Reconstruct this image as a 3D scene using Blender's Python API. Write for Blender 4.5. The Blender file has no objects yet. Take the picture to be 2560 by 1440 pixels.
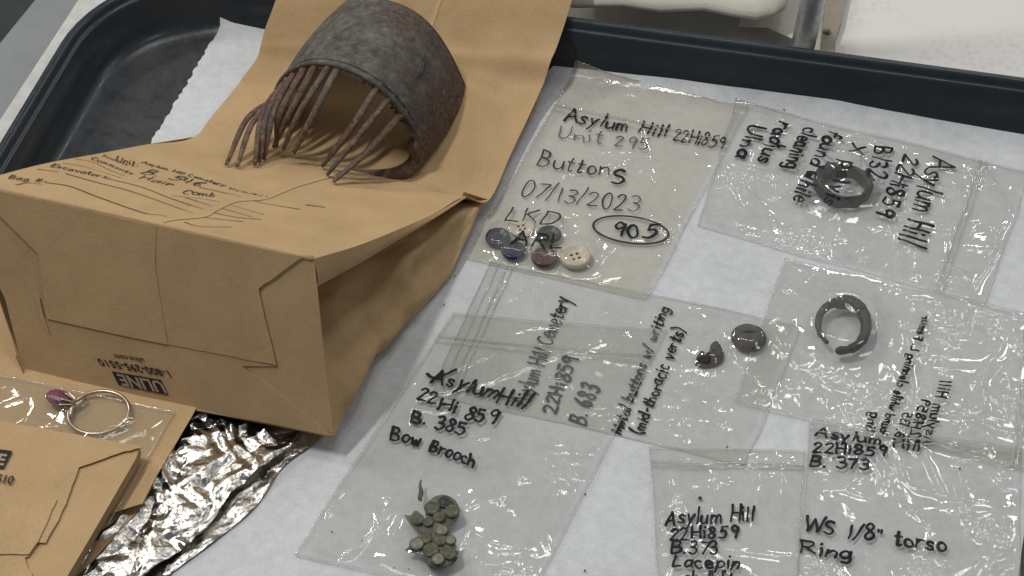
import bpy, bmesh, math, random
import numpy as np
from mathutils import Vector, Matrix
from mathutils.bvhtree import BVHTree
from mathutils.geometry import delaunay_2d_cdt
random.seed(7); np.random.seed(7)
rad = math.radians
sc = bpy.context.scene
COL = sc.collection

# ------------------------------------------------------------------ camera
FPX, TH, DIST = 4200.0, rad(48), 0.712            # focal length in photo pixels, pitch, distance (m)
CAM = np.array([0, -DIST*math.cos(TH), DIST*math.sin(TH)])
RT = np.array([1, 0, 0.]); UP = np.array([0, math.sin(TH), math.cos(TH)]); FW = np.array([0, math.cos(TH), -math.sin(TH)])
cd = bpy.data.cameras.new('camera'); cam = bpy.data.objects.new('camera', cd); COL.objects.link(cam)
cd.sensor_width = 36; cd.lens = FPX/2560*36; cd.clip_start = 0.01; cd.clip_end = 50
cam.location = CAM; cam.rotation_euler = (rad(90)-TH, 0, 0)
sc.camera = cam

# ------------------------------------------------------------------ world and lamps (room lights, plus unseen lamps added for fill and glints)
wd = bpy.data.worlds.new('World'); sc.world = wd; wd.use_nodes = True
bg = wd.node_tree.nodes['Background']; bg.inputs[0].default_value = (0.93, 0.97, 1.0, 1); bg.inputs[1].default_value = 0.11
def lamp(name, d, dist, axis, sx, sy, power, col=(1, 0.97, 0.92)):
    l = bpy.data.lights.new(name, 'AREA'); l.shape = 'RECTANGLE'; l.size = sx; l.size_y = sy; l.energy = power; l.color = col
    o = bpy.data.objects.new(name, l); COL.objects.link(o)
    z = Vector(d).normalized(); x = Vector(axis); x = (x - z*x.dot(z)).normalized(); y = z.cross(x)
    m = Matrix((x, y, z)).transposed().to_4x4(); m.translation = z*dist; o.matrix_world = m
AX = (0.55, 0.83, 0)
lamp('room_or_glint_tube', (-0.40, 0.07, 0.92), 2.0, AX, 0.4, 0.07, 12.6)
lamp('room_or_glint_tube', (-0.13, 0.22, 0.97), 2.2, AX, 0.9, 0.10, 1.2)
lamp('room_or_fill_panel', (0.20, 0.236, 0.951), 2.27, AX, 0.40, 0.30, 3.4)
lamp('room_or_fill_panel', (0.55, -0.30, 0.78), 3.0, AX, 0.6, 0.4, 3.2)  # unseen lamp added front right to fill the gusset and give glints
lamp('room_or_fill_panel', (-0.66, 0.42, 0.62), 3.2, AX, 0.6, 0.3, 14.0)  # unseen lamp added rear left for glints and light under the comb
lamp('room_or_fill_panel', (0.72, 0.34, 0.60), 3.4, AX, 0.6, 0.3, 4.0)  # unseen lamp added at right for glints on the film
lamp('room_or_glint_tube', (1.15, 3.10, 2.10), 3.9, AX, 0.6, 0.10, 6.5)  # unseen lamp added for film sparkles and the rim highlight
lamp('room_or_glint_tube', (1.45, 1.70, 2.10), 3.06, AX, 0.5, 0.08, 3.2)  # unseen lamp added at back right for film sparkles
lamp('room_or_glint_tube', (-1.45, 1.95, 2.10), 3.2, AX, 0.6, 0.10, 5.5)  # unseen lamp added at back left for film sparkles
lamp('room_or_glint_tube', (0.10, 0.78, 2.10), 2.24, AX, 0.5, 0.08, 1.6)  # another unseen lamp added for sparkle on the bags
vs = sc.view_settings; vs.view_transform = 'Standard'; vs.look = 'None'; vs.exposure = 0.0; vs.gamma = 1.0
sc.cycles.use_denoising = True
sc.cycles.transparent_max_bounces = 40; sc.cycles.max_bounces = 14; sc.cycles.glossy_bounces = 6
sc.cycles.caustics_reflective = False; sc.cycles.caustics_refractive = False
sc.cycles.sample_clamp_indirect = 6

# ------------------------------------------------------------------ pixel -> place helpers
def ray(px, py):
    return RT*(px-1280)/FPX - UP*(py-720)/FPX + FW
def P(px, py, z=0.0):                      # point of the photo on the level plane at height z (m)
    d = ray(px, py); return CAM + d*(z-CAM[2])/d[2]
def Pplane(px, py, o, n):
    d = ray(px, py); return CAM + d*(np.dot(np.array(o)-CAM, n)/np.dot(d, n))
def hit(px, py, bvh):
    d = ray(px, py); h = bvh.ray_cast(Vector(CAM), Vector(d))
    return (np.array(h[0]), np.array(h[1])) if h[0] is not None else (None, None)

# ------------------------------------------------------------------ object helpers
BASES = {}
def sub(name, v, f, mat, parent, smooth=True, label=None):   # part / sub-part: shares its thing's base as origin
    me = bpy.data.meshes.new(name)
    b = BASES[parent.name]
    v = np.asarray(v, dtype=float) - b
    me.from_pydata([tuple(p) for p in v], [], [tuple(int(i) for i in q) for q in f]); me.materials.append(mat)
    if smooth: me.polygons.foreach_set('use_smooth', [True]*len(me.polygons))
    me.update()
    o = bpy.data.objects.new(name, me); COL.objects.link(o); o.parent = parent
    BASES[o.name] = b
    if label: o['label'] = label
    return o
def thing(name, base, label, cat, group=None):
    o = bpy.data.objects.new(name, None); COL.objects.link(o); o.location = base; o.empty_display_size = 0.01
    BASES[o.name] = np.array(base, dtype=float)
    o['label'] = label; o['category'] = cat
    if group: o['group'] = group
    return o
def tag(o, label, cat, group=None):
    o['label'] = label; o['category'] = cat
    if group: o['group'] = group
    return o
def solo(name, v, f, mat, label, cat, group=None, smooth=True):   # a thing of one mesh, origin at its base
    v = np.asarray(v, dtype=float); b = np.array([v[:, 0].mean(), v[:, 1].mean(), v[:, 2].min()])
    me = bpy.data.meshes.new(name); me.from_pydata([tuple(p) for p in v-b], [], [tuple(int(i) for i in q) for q in f]); me.materials.append(mat)
    if smooth: me.polygons.foreach_set('use_smooth', [True]*len(me.polygons))
    me.update()
    o = bpy.data.objects.new(name, me); COL.objects.link(o); o.location = b
    return tag(o, label, cat, group)
def struct(name, v, f, mat, smooth=False):
    me = bpy.data.meshes.new(name); me.from_pydata([tuple(p) for p in v], [], [tuple(q) for q in f]); me.materials.append(mat)
    if smooth: me.polygons.foreach_set('use_smooth', [True]*len(me.polygons))
    o = bpy.data.objects.new(name, me); COL.objects.link(o); o['kind'] = 'structure'; return o

# ------------------------------------------------------------------ noise on arrays
_perm = np.random.RandomState(3).permutation(512); _perm = np.concatenate([_perm, _perm])
_g = np.random.RandomState(4).uniform(-1, 1, 1024)
def noise(x, y, s=0):
    x = np.asarray(x, float)+s*17.31; y = np.asarray(y, float)-s*9.77
    xi = np.floor(x).astype(int); yi = np.floor(y).astype(int); xf = x-xi; yf = y-yi
    u = xf*xf*xf*(xf*(xf*6-15)+10); w = yf*yf*yf*(yf*(yf*6-15)+10)
    def h(a, b): return _g[_perm[(_perm[a & 511]+b) & 511]]
    return (h(xi, yi)*(1-u)+h(xi+1, yi)*u)*(1-w)+(h(xi, yi+1)*(1-u)+h(xi+1, yi+1)*u)*w
def fbm(x, y, s=0, o=3):
    return sum(noise(x*2**k, y*2**k, s+k*5)/2**k for k in range(o))
def sstep(a, b, x):
    t = np.clip((x-a)/(b-a), 0, 1); return t*t*(3-2*t)

# ------------------------------------------------------------------ materials
def mat_new(name):
    m = bpy.data.materials.new(name); m.use_nodes = True
    nt = m.node_tree; b = nt.nodes['Principled BSDF']; return m, nt, b
def nd(nt, t, **kw):
    n = nt.nodes.new(t)
    for k, v in kw.items():
        if k in n.inputs.keys(): n.inputs[k].default_value = v
        else: setattr(n, k, v)
    return n
def ramp(nt, fac, stops):
    r = nt.nodes.new('ShaderNodeValToRGB'); e = r.color_ramp.elements
    while len(e) < len(stops): e.new(0.5)
    for i, (p, c) in enumerate(stops): e[i].position = p; e[i].color = (*c, 1)
    nt.links.new(fac, r.inputs[0]); return r.outputs[0]
def coord(nt, scale=1.0, stretch=(1, 1, 1)):
    t = nt.nodes.new('ShaderNodeTexCoord'); mp = nt.nodes.new('ShaderNodeMapping')
    mp.inputs['Scale'].default_value = tuple(scale*s for s in stretch); nt.links.new(t.outputs['Object'], mp.inputs[0]); return mp.outputs[0]
def noise_tex(nt, vec, scale, detail=4, rough=0.6, dist=0):
    n = nt.nodes.new('ShaderNodeTexNoise'); n.inputs['Scale'].default_value = scale; n.inputs['Detail'].default_value = detail
    n.inputs['Roughness'].default_value = rough; n.inputs['Distortion'].default_value = dist
    nt.links.new(vec, n.inputs['Vector']); return n.outputs[0]
def mixc(nt, fac, a, b, mode='MIX'):
    m = nt.nodes.new('ShaderNodeMix'); m.data_type = 'RGBA'; m.blend_type = mode
    for s, v in ((m.inputs[0], fac), (m.inputs[6], a), (m.inputs[7], b)):
        if isinstance(v, (int, float)): s.default_value = v
        elif isinstance(v, tuple): s.default_value = (*v, 1)
        else: nt.links.new(v, s)
    return m.outputs[2]
def bump(nt, b, height, strength, dist):
    n = nt.nodes.new('ShaderNodeBump'); n.inputs['Strength'].default_value = strength; n.inputs['Distance'].default_value = dist
    nt.links.new(height, n.inputs['Height']); nt.links.new(n.outputs[0], b.inputs['Normal'])

def m_speckle(name, stops, scale, rough=0.8, bscale=900, bstr=0.35, bdist=0.0003, fine=None, stretch=(1, 1, 1), spec=0.3, metal=0):
    m, nt, b = mat_new(name); v = coord(nt, 1, stretch)
    c = ramp(nt, noise_tex(nt, v, scale, 5, 0.6), stops)
    if fine:
        f = ramp(nt, noise_tex(nt, v, fine[0], 2, 0.7), [(0.3, (1-fine[1],)*3), (0.7, (1+fine[1],)*3)])
        c = mixc(nt, 1.0, c, f, 'MULTIPLY')
    nt.links.new(c, b.inputs['Base Color']); b.inputs['Roughness'].default_value = rough; b.inputs['Metallic'].default_value = metal
    b.inputs['Specular IOR Level'].default_value = spec
    h = noise_tex(nt, v, bscale, 3, 0.6)
    if name.startswith('kraft'):
        ma = nt.nodes.new('ShaderNodeMath'); ma.operation = 'MULTIPLY_ADD'; nt.links.new(noise_tex(nt, v, 75, 5, 0.55, 1.2), ma.inputs[0]); ma.inputs[1].default_value = 3.0; nt.links.new(h, ma.inputs[2]); h = ma.outputs[0]
    bump(nt, b, h, bstr, bdist)
    return m
KRAFT = m_speckle('kraft_paper', [(0.3, (0.535, 0.37, 0.20)), (0.7, (0.635, 0.445, 0.245))], 45, 0.85, 1100, 0.3, 0.00025, (1500, 0.10), spec=0.15)
KRAFT_IN = m_speckle('kraft_inner', [(0.3, (0.54, 0.37, 0.20)), (0.7, (0.63, 0.44, 0.24))], 60, 0.85, 1100, 0.3, 0.00025, (1500, 0.10), spec=0.15)
PAPER = m_speckle('white_paper', [(0.3, (0.675, 0.70, 0.74)), (0.7, (0.785, 0.81, 0.85))], 210, 0.85, 1000, 0.5, 0.0004, (1500, 0.07), spec=0.2)
nt = PAPER.node_tree; b = nt.nodes['Principled BSDF']; v = coord(nt); src = b.inputs['Base Color'].links[0].from_socket
sm = ramp(nt, noise_tex(nt, v, 24, 7, 0.72, 0.6), [(0.30, (0.90, 0.895, 0.885)), (0.55, (1, 1, 1))]); nt.links.new(mixc(nt, 1.0, src, sm, 'MULTIPLY'), b.inputs['Base Color'])
TRAYM, nt, b = mat_new('navy_plastic'); v = coord(nt)
c = ramp(nt, noise_tex(nt, v, 14, 4), [(0.3, (0.025, 0.034, 0.042)), (0.7, (0.035, 0.046, 0.058))])
sp = noise_tex(nt, v, 700, 2); wear = ramp(nt, noise_tex(nt, v, 26, 6, 0.7), [(0.52, (0, 0, 0)), (0.75, (1, 1, 1))])
wear = ramp(nt, noise_tex(nt, v, 60, 8, 0.75, 0.5), [(0.36, (0, 0, 0)), (0.66, (1, 1, 1))])
sx = nt.nodes.new('ShaderNodeSeparateXYZ'); nt.links.new(v, sx.inputs[0]); fl = nt.nodes.new('ShaderNodeMapRange'); nt.links.new(sx.outputs[2], fl.inputs[0])
for q_, w_ in ((1, .0036), (2, .0029), (3, 0.0), (4, 0.9)): fl.inputs[q_].default_value = w_
mu = nt.nodes.new('ShaderNodeMath'); mu.operation = 'MULTIPLY'; nt.links.new(wear, mu.inputs[0]); nt.links.new(fl.outputs[0], mu.inputs[1])
c = mixc(nt, mu.outputs[0], c, (0.085, 0.077, 0.072)); nt.links.new(c, b.inputs['Base Color'])
rg = ramp(nt, noise_tex(nt, v, 90, 7, 0.75, 1.0), [(0.35, (0.22,)*3), (0.7, (0.42,)*3)]); nt.links.new(rg, b.inputs['Roughness']); bump(nt, b, sp, 0.06, 0.0002)
TABLEM = m_speckle('white_table_laminate', [(0.35, (0.62, 0.62, 0.60)), (0.65, (0.74, 0.74, 0.71))], 160, 0.6, 500, 0.2, 0.0002, (900, 0.05))
GREYM = m_speckle('grey_painted_metal', [(0.3, (0.27, 0.29, 0.30)), (0.7, (0.32, 0.34, 0.35))], 30, 0.6, 300, 0.1, 0.0002)
DARKM = m_speckle('dark_floor', [(0.3, (0.07, 0.08, 0.085)), (0.7, (0.10, 0.11, 0.115))], 10, 0.7, 300, 0.1, 0.0002)
BOARDM = m_speckle('grey_board', [(0.3, (0.52, 0.52, 0.51)), (0.7, (0.60, 0.60, 0.59))], 60, 0.75, 500, 0.15, 0.0002)
CLOTHM = m_speckle('cream_cloth', [(0.3, (0.80, 0.77, 0.67)), (0.7, (0.88, 0.85, 0.76))], 50, 0.9, 1500, 0.6, 0.0004, (1700, 0.10), spec=0.1)
CARDM = m_speckle('off_white_card', [(0.3, (0.70, 0.68, 0.62)), (0.7, (0.78, 0.76, 0.70))], 60, 0.8, 700, 0.15, 0.0002)
PANELM, nt, b = mat_new('embossed_white_plastic'); v = coord(nt, 1, (1, 1, 1))
vo = nt.nodes.new('ShaderNodeTexVoronoi'); vo.inputs['Scale'].default_value = 240; vo.inputs['Randomness'].default_value = 0.55; nt.links.new(v, vo.inputs['Vector'])
msk = ramp(nt, noise_tex(nt, v, 13, 2), [(0.42, (0, 0, 0)), (0.58, (1, 1, 1))])
dots = ramp(nt, vo.outputs['Distance'], [(0.2, (0.76, 0.765, 0.755)), (0.6, (0.86, 0.85, 0.825))])
nt.links.new(mixc(nt, msk, (0.86, 0.85, 0.82), dots), b.inputs['Base Color']); b.inputs['Roughness'].default_value = 0.45
bump(nt, b, vo.outputs['Distance'], 0.25, 0.0005)
BEIGEM = m_speckle('beige_finish', [(0.3, (0.33, 0.29, 0.23)), (0.7, (0.42, 0.38, 0.31))], 120, 0.6)
GALV = m_speckle('galvanised_steel', [(0.35, (0.45, 0.47, 0.48)), (0.65, (0.62, 0.64, 0.65))], 220, 0.30, 500, 0.2, 0.0002, metal=0.45)
# comb
def comb_mat(name, brown, red=((0.080, 0.056, 0.046), (0.165, 0.120, 0.100))):
    m, nt, b = mat_new(name); v = coord(nt)
    big = noise_tex(nt, v, 38, 5, 0.62); fine = noise_tex(nt, v, 420, 5, 0.7, 0.6); mid = noise_tex(nt, v, 140, 6, 0.7, 0.4)
    c = ramp(nt, mid, [(0.30, (0.060, 0.056, 0.050)), (0.5, (0.135, 0.127, 0.112)), (0.68, (0.215, 0.203, 0.18))])
    br = ramp(nt, fine, [(0.3, red[0]), (0.7, red[1])])
    sx = nt.nodes.new('ShaderNodeSeparateXYZ'); nt.links.new(v, sx.inputs[0]); mr = nt.nodes.new('ShaderNodeMapRange'); nt.links.new(sx.outputs[0], mr.inputs[0])
    for q_, w_ in ((1, .008), (2, .040), (3, 0.0), (4, 0.20 if brown < .2 else 0.0)): mr.inputs[q_].default_value = w_
    ad = nt.nodes.new('ShaderNodeMath'); ad.operation = 'ADD'; nt.links.new(big, ad.inputs[0]); nt.links.new(mr.outputs[0], ad.inputs[1])
    f = ramp(nt, ad.outputs[0], [(0.58-brown*.6, (0, 0, 0)), (0.80-brown, (1, 1, 1))])
    c = mixc(nt, f, c, br)
    sp = ramp(nt, fine, [(0.38, (0.84, 0.83, 0.82)), (0.55, (1, 1, 1)), (0.72, (1.5, 1.47, 1.4))]); c = mixc(nt, 1.0, c, sp, 'MULTIPLY')
    dk = ramp(nt, noise_tex(nt, v, 95, 4, 0.7, 1.5), [(0.30, (0.35, 0.4, 0.4)), (0.37, (1, 1, 1))]); c = mixc(nt, 1.0, c, dk, 'MULTIPLY')
    nt.links.new(c, b.inputs['Base Color']); b.inputs['Roughness'].default_value = 0.72; b.inputs['Specular IOR Level'].default_value = 0.3
    bump(nt, b, fine, 0.5, 0.0004); return m
COMBM = comb_mat('aged_horn_band', 0.10); TOOTHM = comb_mat('aged_horn_teeth', 0.30, ((0.085, 0.048, 0.036), (0.23, 0.150, 0.115)))
def plain(name, col, rough=0.5, metal=0, spec=0.5, vary=0.25, scale=300, bstr=0.3, coat=0):
    m = m_speckle(name, [(0.3, tuple(x*(1-vary) for x in col)), (0.7, tuple(x*(1+vary) for x in col))], scale, rough, 900, bstr, 0.0003, spec=spec, metal=metal)
    m.node_tree.nodes['Principled BSDF'].inputs['Coat Weight'].default_value = coat; return m
NAVYB = plain('navy_button_plastic', (0.016, 0.027, 0.075), 0.3, bstr=0.1); CREAMB = plain('cream_button_plastic', (0.72, 0.66, 0.54), 0.35, vary=0.08, bstr=0.05)
BROWNB = plain('brown_button_plastic', (0.105, 0.045, 0.036), 0.35, bstr=0.15); GREYB = plain('grey_button_plastic', (0.030, 0.032, 0.031), 0.35, bstr=0.1)
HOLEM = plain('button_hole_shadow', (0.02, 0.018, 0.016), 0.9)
IRONM = m_speckle('corroded_iron', [(0.3, (0.022, 0.021, 0.021)), (0.5, (0.050, 0.044, 0.039)), (0.7, (0.085, 0.062, 0.053))], 330, 0.8, 800, 0.8, 0.0005)
BRONZE = m_speckle('dark_bronze', [(0.35, (0.010, 0.014, 0.0135)), (0.65, (0.036, 0.045, 0.041))], 400, 0.40, 900, 0.8, 0.0005, spec=0.5)
VERDI = m_speckle('verdigris', [(0.3, (0.075, 0.078, 0.056)), (0.55, (0.150, 0.152, 0.112)), (0.75, (0.27, 0.262, 0.205))], 420, 0.85, 1000, 0.8, 0.0005)
STONEM = m_speckle('cloudy_glass_stone', [(0.3, (0.17, 0.155, 0.115)), (0.7, (0.33, 0.305, 0.245))], 400, 0.4, 900, 0.3, 0.0003)
SILVER = plain('silver', (0.60, 0.51, 0.40), 0.30, metal=1, vary=0.08, bstr=0.05)
GEMM = plain('purple_glass', (0.20, 0.060, 0.105), 0.3, bstr=0.02, coat=0.5)
INK = plain('black_marker_ink', (0.010, 0.010, 0.014), 0.45, vary=0.2, bstr=0.0, spec=0.3)
INKF = plain('worn_marker_ink', (0.11, 0.11, 0.11), 0.6, vary=0.3, bstr=0.0)
INKT = plain('thin_marker_ink', (0.022, 0.022, 0.025), 0.5, vary=0.2, bstr=0.0)
INKG = plain('green_black_pen_ink', (0.055, 0.065, 0.058), 0.8, vary=0.3, bstr=0.0)
INKB = plain('brown_pen_line', (0.16, 0.105, 0.058), 0.8, vary=0.2, bstr=0.0)
PRINT = plain('black_print', (0.022, 0.020, 0.018), 0.8, vary=0.15, bstr=0.0); PRINTW = plain('unprinted_kraft_letter', (0.42, 0.33, 0.24), 0.85, vary=0.06, bstr=0.0)
SOIL = plain('dry_soil', (0.09, 0.07, 0.055), 0.95)
# foil
FOIL, nt, b = mat_new('aluminium_foil'); v = coord(nt)
b.inputs['Metallic'].default_value = 1; b.inputs['Base Color'].default_value = (0.80, 0.77, 0.72, 1); b.inputs['Roughness'].default_value = 0.15; b.inputs['Base Color'].default_value = (0.80, 0.78, 0.74, 1)
bump(nt, b, noise_tex(nt, v, 420, 4, 0.65, 0.8), 0.4, 0.0009)
# clear film: a thin sheet that lets light straight through, with a Fresnel sheen and a faint milky haze
def film_mat(name, haze, tint, bstr=0.35, hcol=(0.95, 0.95, 0.91), base=0.085):
    m = bpy.data.materials.new(name); m.use_nodes = True; nt = m.node_tree; nt.nodes.clear()
    out = nt.nodes.new('ShaderNodeOutputMaterial'); tr = nt.nodes.new('ShaderNodeBsdfTransparent'); tr.inputs[0].default_value = (*tint, 1)
    df = nt.nodes.new('ShaderNodeBsdfDiffuse'); df.inputs[0].default_value = (*hcol, 1)
    gl = nt.nodes.new('ShaderNodeBsdfGlossy'); gl.inputs['Roughness'].default_value = 0.045
    v = coord(nt); hz = ramp(nt, noise_tex(nt, v, 28, 4, 0.6), [(0.3, (haze*0.6,)*3), (0.7, (haze*1.4,)*3)])
    m1 = nt.nodes.new('ShaderNodeMixShader'); nt.links.new(hz, m1.inputs[0]); nt.links.new(tr.outputs[0], m1.inputs[1]); tl_ = nt.nodes.new('ShaderNodeBsdfTranslucent'); tl_.inputs[0].default_value = (*hcol, 1); m0 = nt.nodes.new('ShaderNodeMixShader'); m0.inputs[0].default_value = 0.30
    nt.links.new(df.outputs[0], m0.inputs[1]); nt.links.new(tl_.outputs[0], m0.inputs[2]); nt.links.new(m0.outputs[0], m1.inputs[2])
    bp = nt.nodes.new('ShaderNodeBump'); bp.inputs['Strength'].default_value = bstr; bp.inputs['Distance'].default_value = 0.0012
    nt.links.new(noise_tex(nt, v, 190, 3, 0.55, 0.8), bp.inputs['Height']); nt.links.new(bp.outputs[0], gl.inputs['Normal'])
    lw = nt.nodes.new('ShaderNodeLayerWeight'); lw.inputs[0].default_value = 0.5; nt.links.new(bp.outputs[0], lw.inputs['Normal'])
    pw = nt.nodes.new('ShaderNodeMath'); pw.operation = 'POWER'; nt.links.new(lw.outputs['Facing'], pw.inputs[0]); pw.inputs[1].default_value = 4.0
    ma = nt.nodes.new('ShaderNodeMath'); ma.operation = 'MULTIPLY_ADD'; nt.links.new(pw.outputs[0], ma.inputs[0]); ma.inputs[1].default_value = 0.6; ma.inputs[2].default_value = base; ma.use_clamp = True
    m2 = nt.nodes.new('ShaderNodeMixShader'); nt.links.new(ma.outputs[0], m2.inputs[0]); nt.links.new(m1.outputs[0], m2.inputs[1]); nt.links.new(gl.outputs[0], m2.inputs[2])
    nt.links.new(m2.outputs[0], out.inputs[0]); return m
FILM = film_mat('clear_film', 0.105, (0.998, 0.998, 0.99), 0.06)
FILMB = film_mat('clear_film_back', 0.06, (0.985, 0.985, 0.972), 0.08, base=0.015)
FILMY = film_mat('yellowed_film', 0.12, (0.998, 0.992, 0.97), 0.06, hcol=(0.97, 0.955, 0.89))
FILMYB = film_mat('yellowed_film_back', 0.16, (0.985, 0.977, 0.945), 0.08, hcol=(0.90, 0.865, 0.76), base=0.015)
SEAL = film_mat('film_seal', 0.26, (0.93, 0.93, 0.91), 0.2)

# ------------------------------------------------------------------ generic shape builders
def grid_faces(nu, nv, o=0, wrap=False):
    f = []
    for j in range(nv-1):
        for i in range(nu if wrap else nu-1):
            i2 = (i+1) % nu; f.append((o+j*nu+i, o+j*nu+i2, o+(j+1)*nu+i2, o+(j+1)*nu+i))
    return f
def catmull(pts, n):
    pts = np.asarray(pts, float)
    if len(pts) < 3: return np.array([pts[0]+(pts[-1]-pts[0])*t for t in np.linspace(0, 1, n+1)])
    p = np.vstack([2*pts[0]-pts[1], pts, 2*pts[-1]-pts[-2]]); out = []
    for k in range(1, len(p)-2):
        for t in np.linspace(0, 1, n, endpoint=False):
            a, b_, c_, d = p[k-1], p[k], p[k+1], p[k+2]
            out.append(0.5*((2*b_)+(c_-a)*t+(2*a-5*b_+4*c_-d)*t*t+(3*b_-a-3*c_+d)*t**3))
    out.append(p[-2]); return np.array(out)
def tube(pts, rad_, seg=10, squash=1.0, up=None, caps=True):
    pts = np.asarray(pts, float); n = len(pts); r = np.asarray(rad_, float)*np.ones(n); V = []; Fc = []
    T = np.gradient(pts, axis=0); T /= np.linalg.norm(T, axis=1)[:, None]
    a = np.array([0, 0, 1.]) if up is None else np.asarray(up, float)
    for k in range(n):
        s = np.cross(T[k], a); s = s/np.linalg.norm(s) if np.linalg.norm(s) > 1e-6 else np.array([1, 0, 0.]); w = np.cross(s, T[k]); a = w if up is None else a
        for j in range(seg):
            q = 2*math.pi*j/seg; V.append(pts[k]+r[k]*(s*math.cos(q)+w*math.sin(q)*squash))
    Fc = grid_faces(seg, n, 0, True)
    if caps:
        V.append(pts[0]-T[0]*r[0]*0.5); V.append(pts[-1]+T[-1]*r[-1]*0.5); c0, c1 = n*seg, n*seg+1
        for j in range(seg):
            Fc.append((c0, (j+1) % seg, j)); Fc.append((c1, (n-1)*seg+j, (n-1)*seg+(j+1) % seg))
    return V, Fc
def lathe(c, prof, seg=28, jit=0, sx=1, sy=1, rot=0):
    V = []; rs = np.random.RandomState(int(abs(c[0])*1e5) % 999)
    for k, (r, z) in enumerate(prof):
        for j in range(seg):
            q = 2*math.pi*j/seg; rr = r*(1+jit*rs.uniform(-1, 1)); x, y = rr*math.cos(q)*sx, rr*math.sin(q)*sy
            V.append((c[0]+x*math.cos(rot)-y*math.sin(rot), c[1]+x*math.sin(rot)+y*math.cos(rot), c[2]+z+jit*0.0006*rs.uniform(-1, 1)))
    Fc = grid_faces(seg, len(prof), 0, True); Fc.append(tuple(range(seg))[::-1]); Fc.append(tuple((len(prof)-1)*seg+j for j in range(seg))); return V, Fc
def join(*vf):
    V = []; Fc = []
    for v, f in vf:
        o = len(V); V += [tuple(p) for p in v]; Fc += [tuple(i+o for i in q) for q in f]
    return V, Fc
def resample(poly, step, jit=0, closed=True):
    out = []; n = len(poly)
    for k in range(n if closed else n-1):
        a = np.array(poly[k], float); b_ = np.array(poly[(k+1) % n], float); L = np.linalg.norm(b_-a); m = max(1, int(L/step))
        nrm = np.array([-(b_-a)[1], (b_-a)[0]])/max(L, 1e-9)
        for i in range(m):
            p = a+(b_-a)*i/m
            if jit and i: p = p+nrm*random.uniform(-jit, jit)
            out.append(p)
    return out
def inside(p, poly):
    x, y = p; c = False; n = len(poly)
    for i in range(n):
        x1, y1 = poly[i]; x2, y2 = poly[(i+1) % n]
        if (y1 > y) != (y2 > y) and x < (x2-x1)*(y-y1)/(y2-y1)+x1: c = not c
    return c
def sheet(poly, spacing, frame, hfun, thick, jit=0.0):
    """solid sheet cut to a polygon: poly in frame coordinates, frame=(o,ex,ey,n), hfun(x,y)->offset along n"""
    o, ex, ey, n = [np.array(a, float) for a in frame]
    poly = resample(poly, spacing, jit); ang = 0.35
    pp = np.array(poly); lo, hi = pp.min(0), pp.max(0); inner = []
    gx = np.arange(lo[0]+spacing*.5, hi[0], spacing); gy = np.arange(lo[1]+spacing*.5, hi[1], spacing)
    for x in gx:
        for y in gy:
            q = (x+random.uniform(-.2, .2)*spacing, y+random.uniform(-.2, .2)*spacing)
            if inside(q, poly) and np.min(np.hypot(pp[:, 0]-q[0], pp[:, 1]-q[1])) > spacing*0.45: inner.append(q)
    vs2 = [Vector(p) for p in poly]+[Vector(p) for p in inner]
    r = delaunay_2d_cdt(vs2, [], [list(range(len(poly)))], 1, 1e-7)
    v2 = np.array([tuple(p) for p in r[0]]); F2 = [tuple(f) for f in r[2]]
    h = np.asarray(hfun(v2[:, 0], v2[:, 1]))*np.ones(len(v2))
    top = o+v2[:, :1]*ex+v2[:, 1:]*ey+h[:, None]*n; N = len(top)
    V = np.vstack([top, top-n*thick, top, top-n*thick]); Fc = list(F2)+[tuple(i+N for i in reversed(f)) for f in F2]
    cnt = {}
    for f in F2:
        for i in range(len(f)):
            e = (f[i], f[(i+1) % len(f)]); cnt[tuple(sorted(e))] = cnt.get(tuple(sorted(e)), []) + [e]
    for e in cnt.values():
        if len(e) == 1: a, b_ = e[0]; Fc.append((b_+2*N, a+2*N, a+3*N, b_+3*N))
    return V, Fc
def level(z): return ((0, 0, z), (1, 0, 0), (0, 1, 0), (0, 0, 1))
def pxpoly(pts, z): return [tuple(P(x, y, z)[:2]) for x, y in pts]
def bvh_of(V, Fc): return BVHTree.FromPolygons([Vector(p) for p in V], [tuple(int(i) for i in f) for f in Fc])
def lerp_rows(L, R_, nu, sub_, zmm=True):
    """surface through rows of (px,py,zmm) left/right points"""
    A = np.array([P(a[0], a[1], a[2]/1000) for a in L]); B = np.array([P(a[0], a[1], a[2]/1000) for a in R_])
    A = catmull(A, sub_); B = catmull(B, sub_); t = np.linspace(0, 1, nu)
    G = A[:, None, :]*(1-t)[None, :, None]+B[:, None, :]*t[None, :, None]; return G

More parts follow.
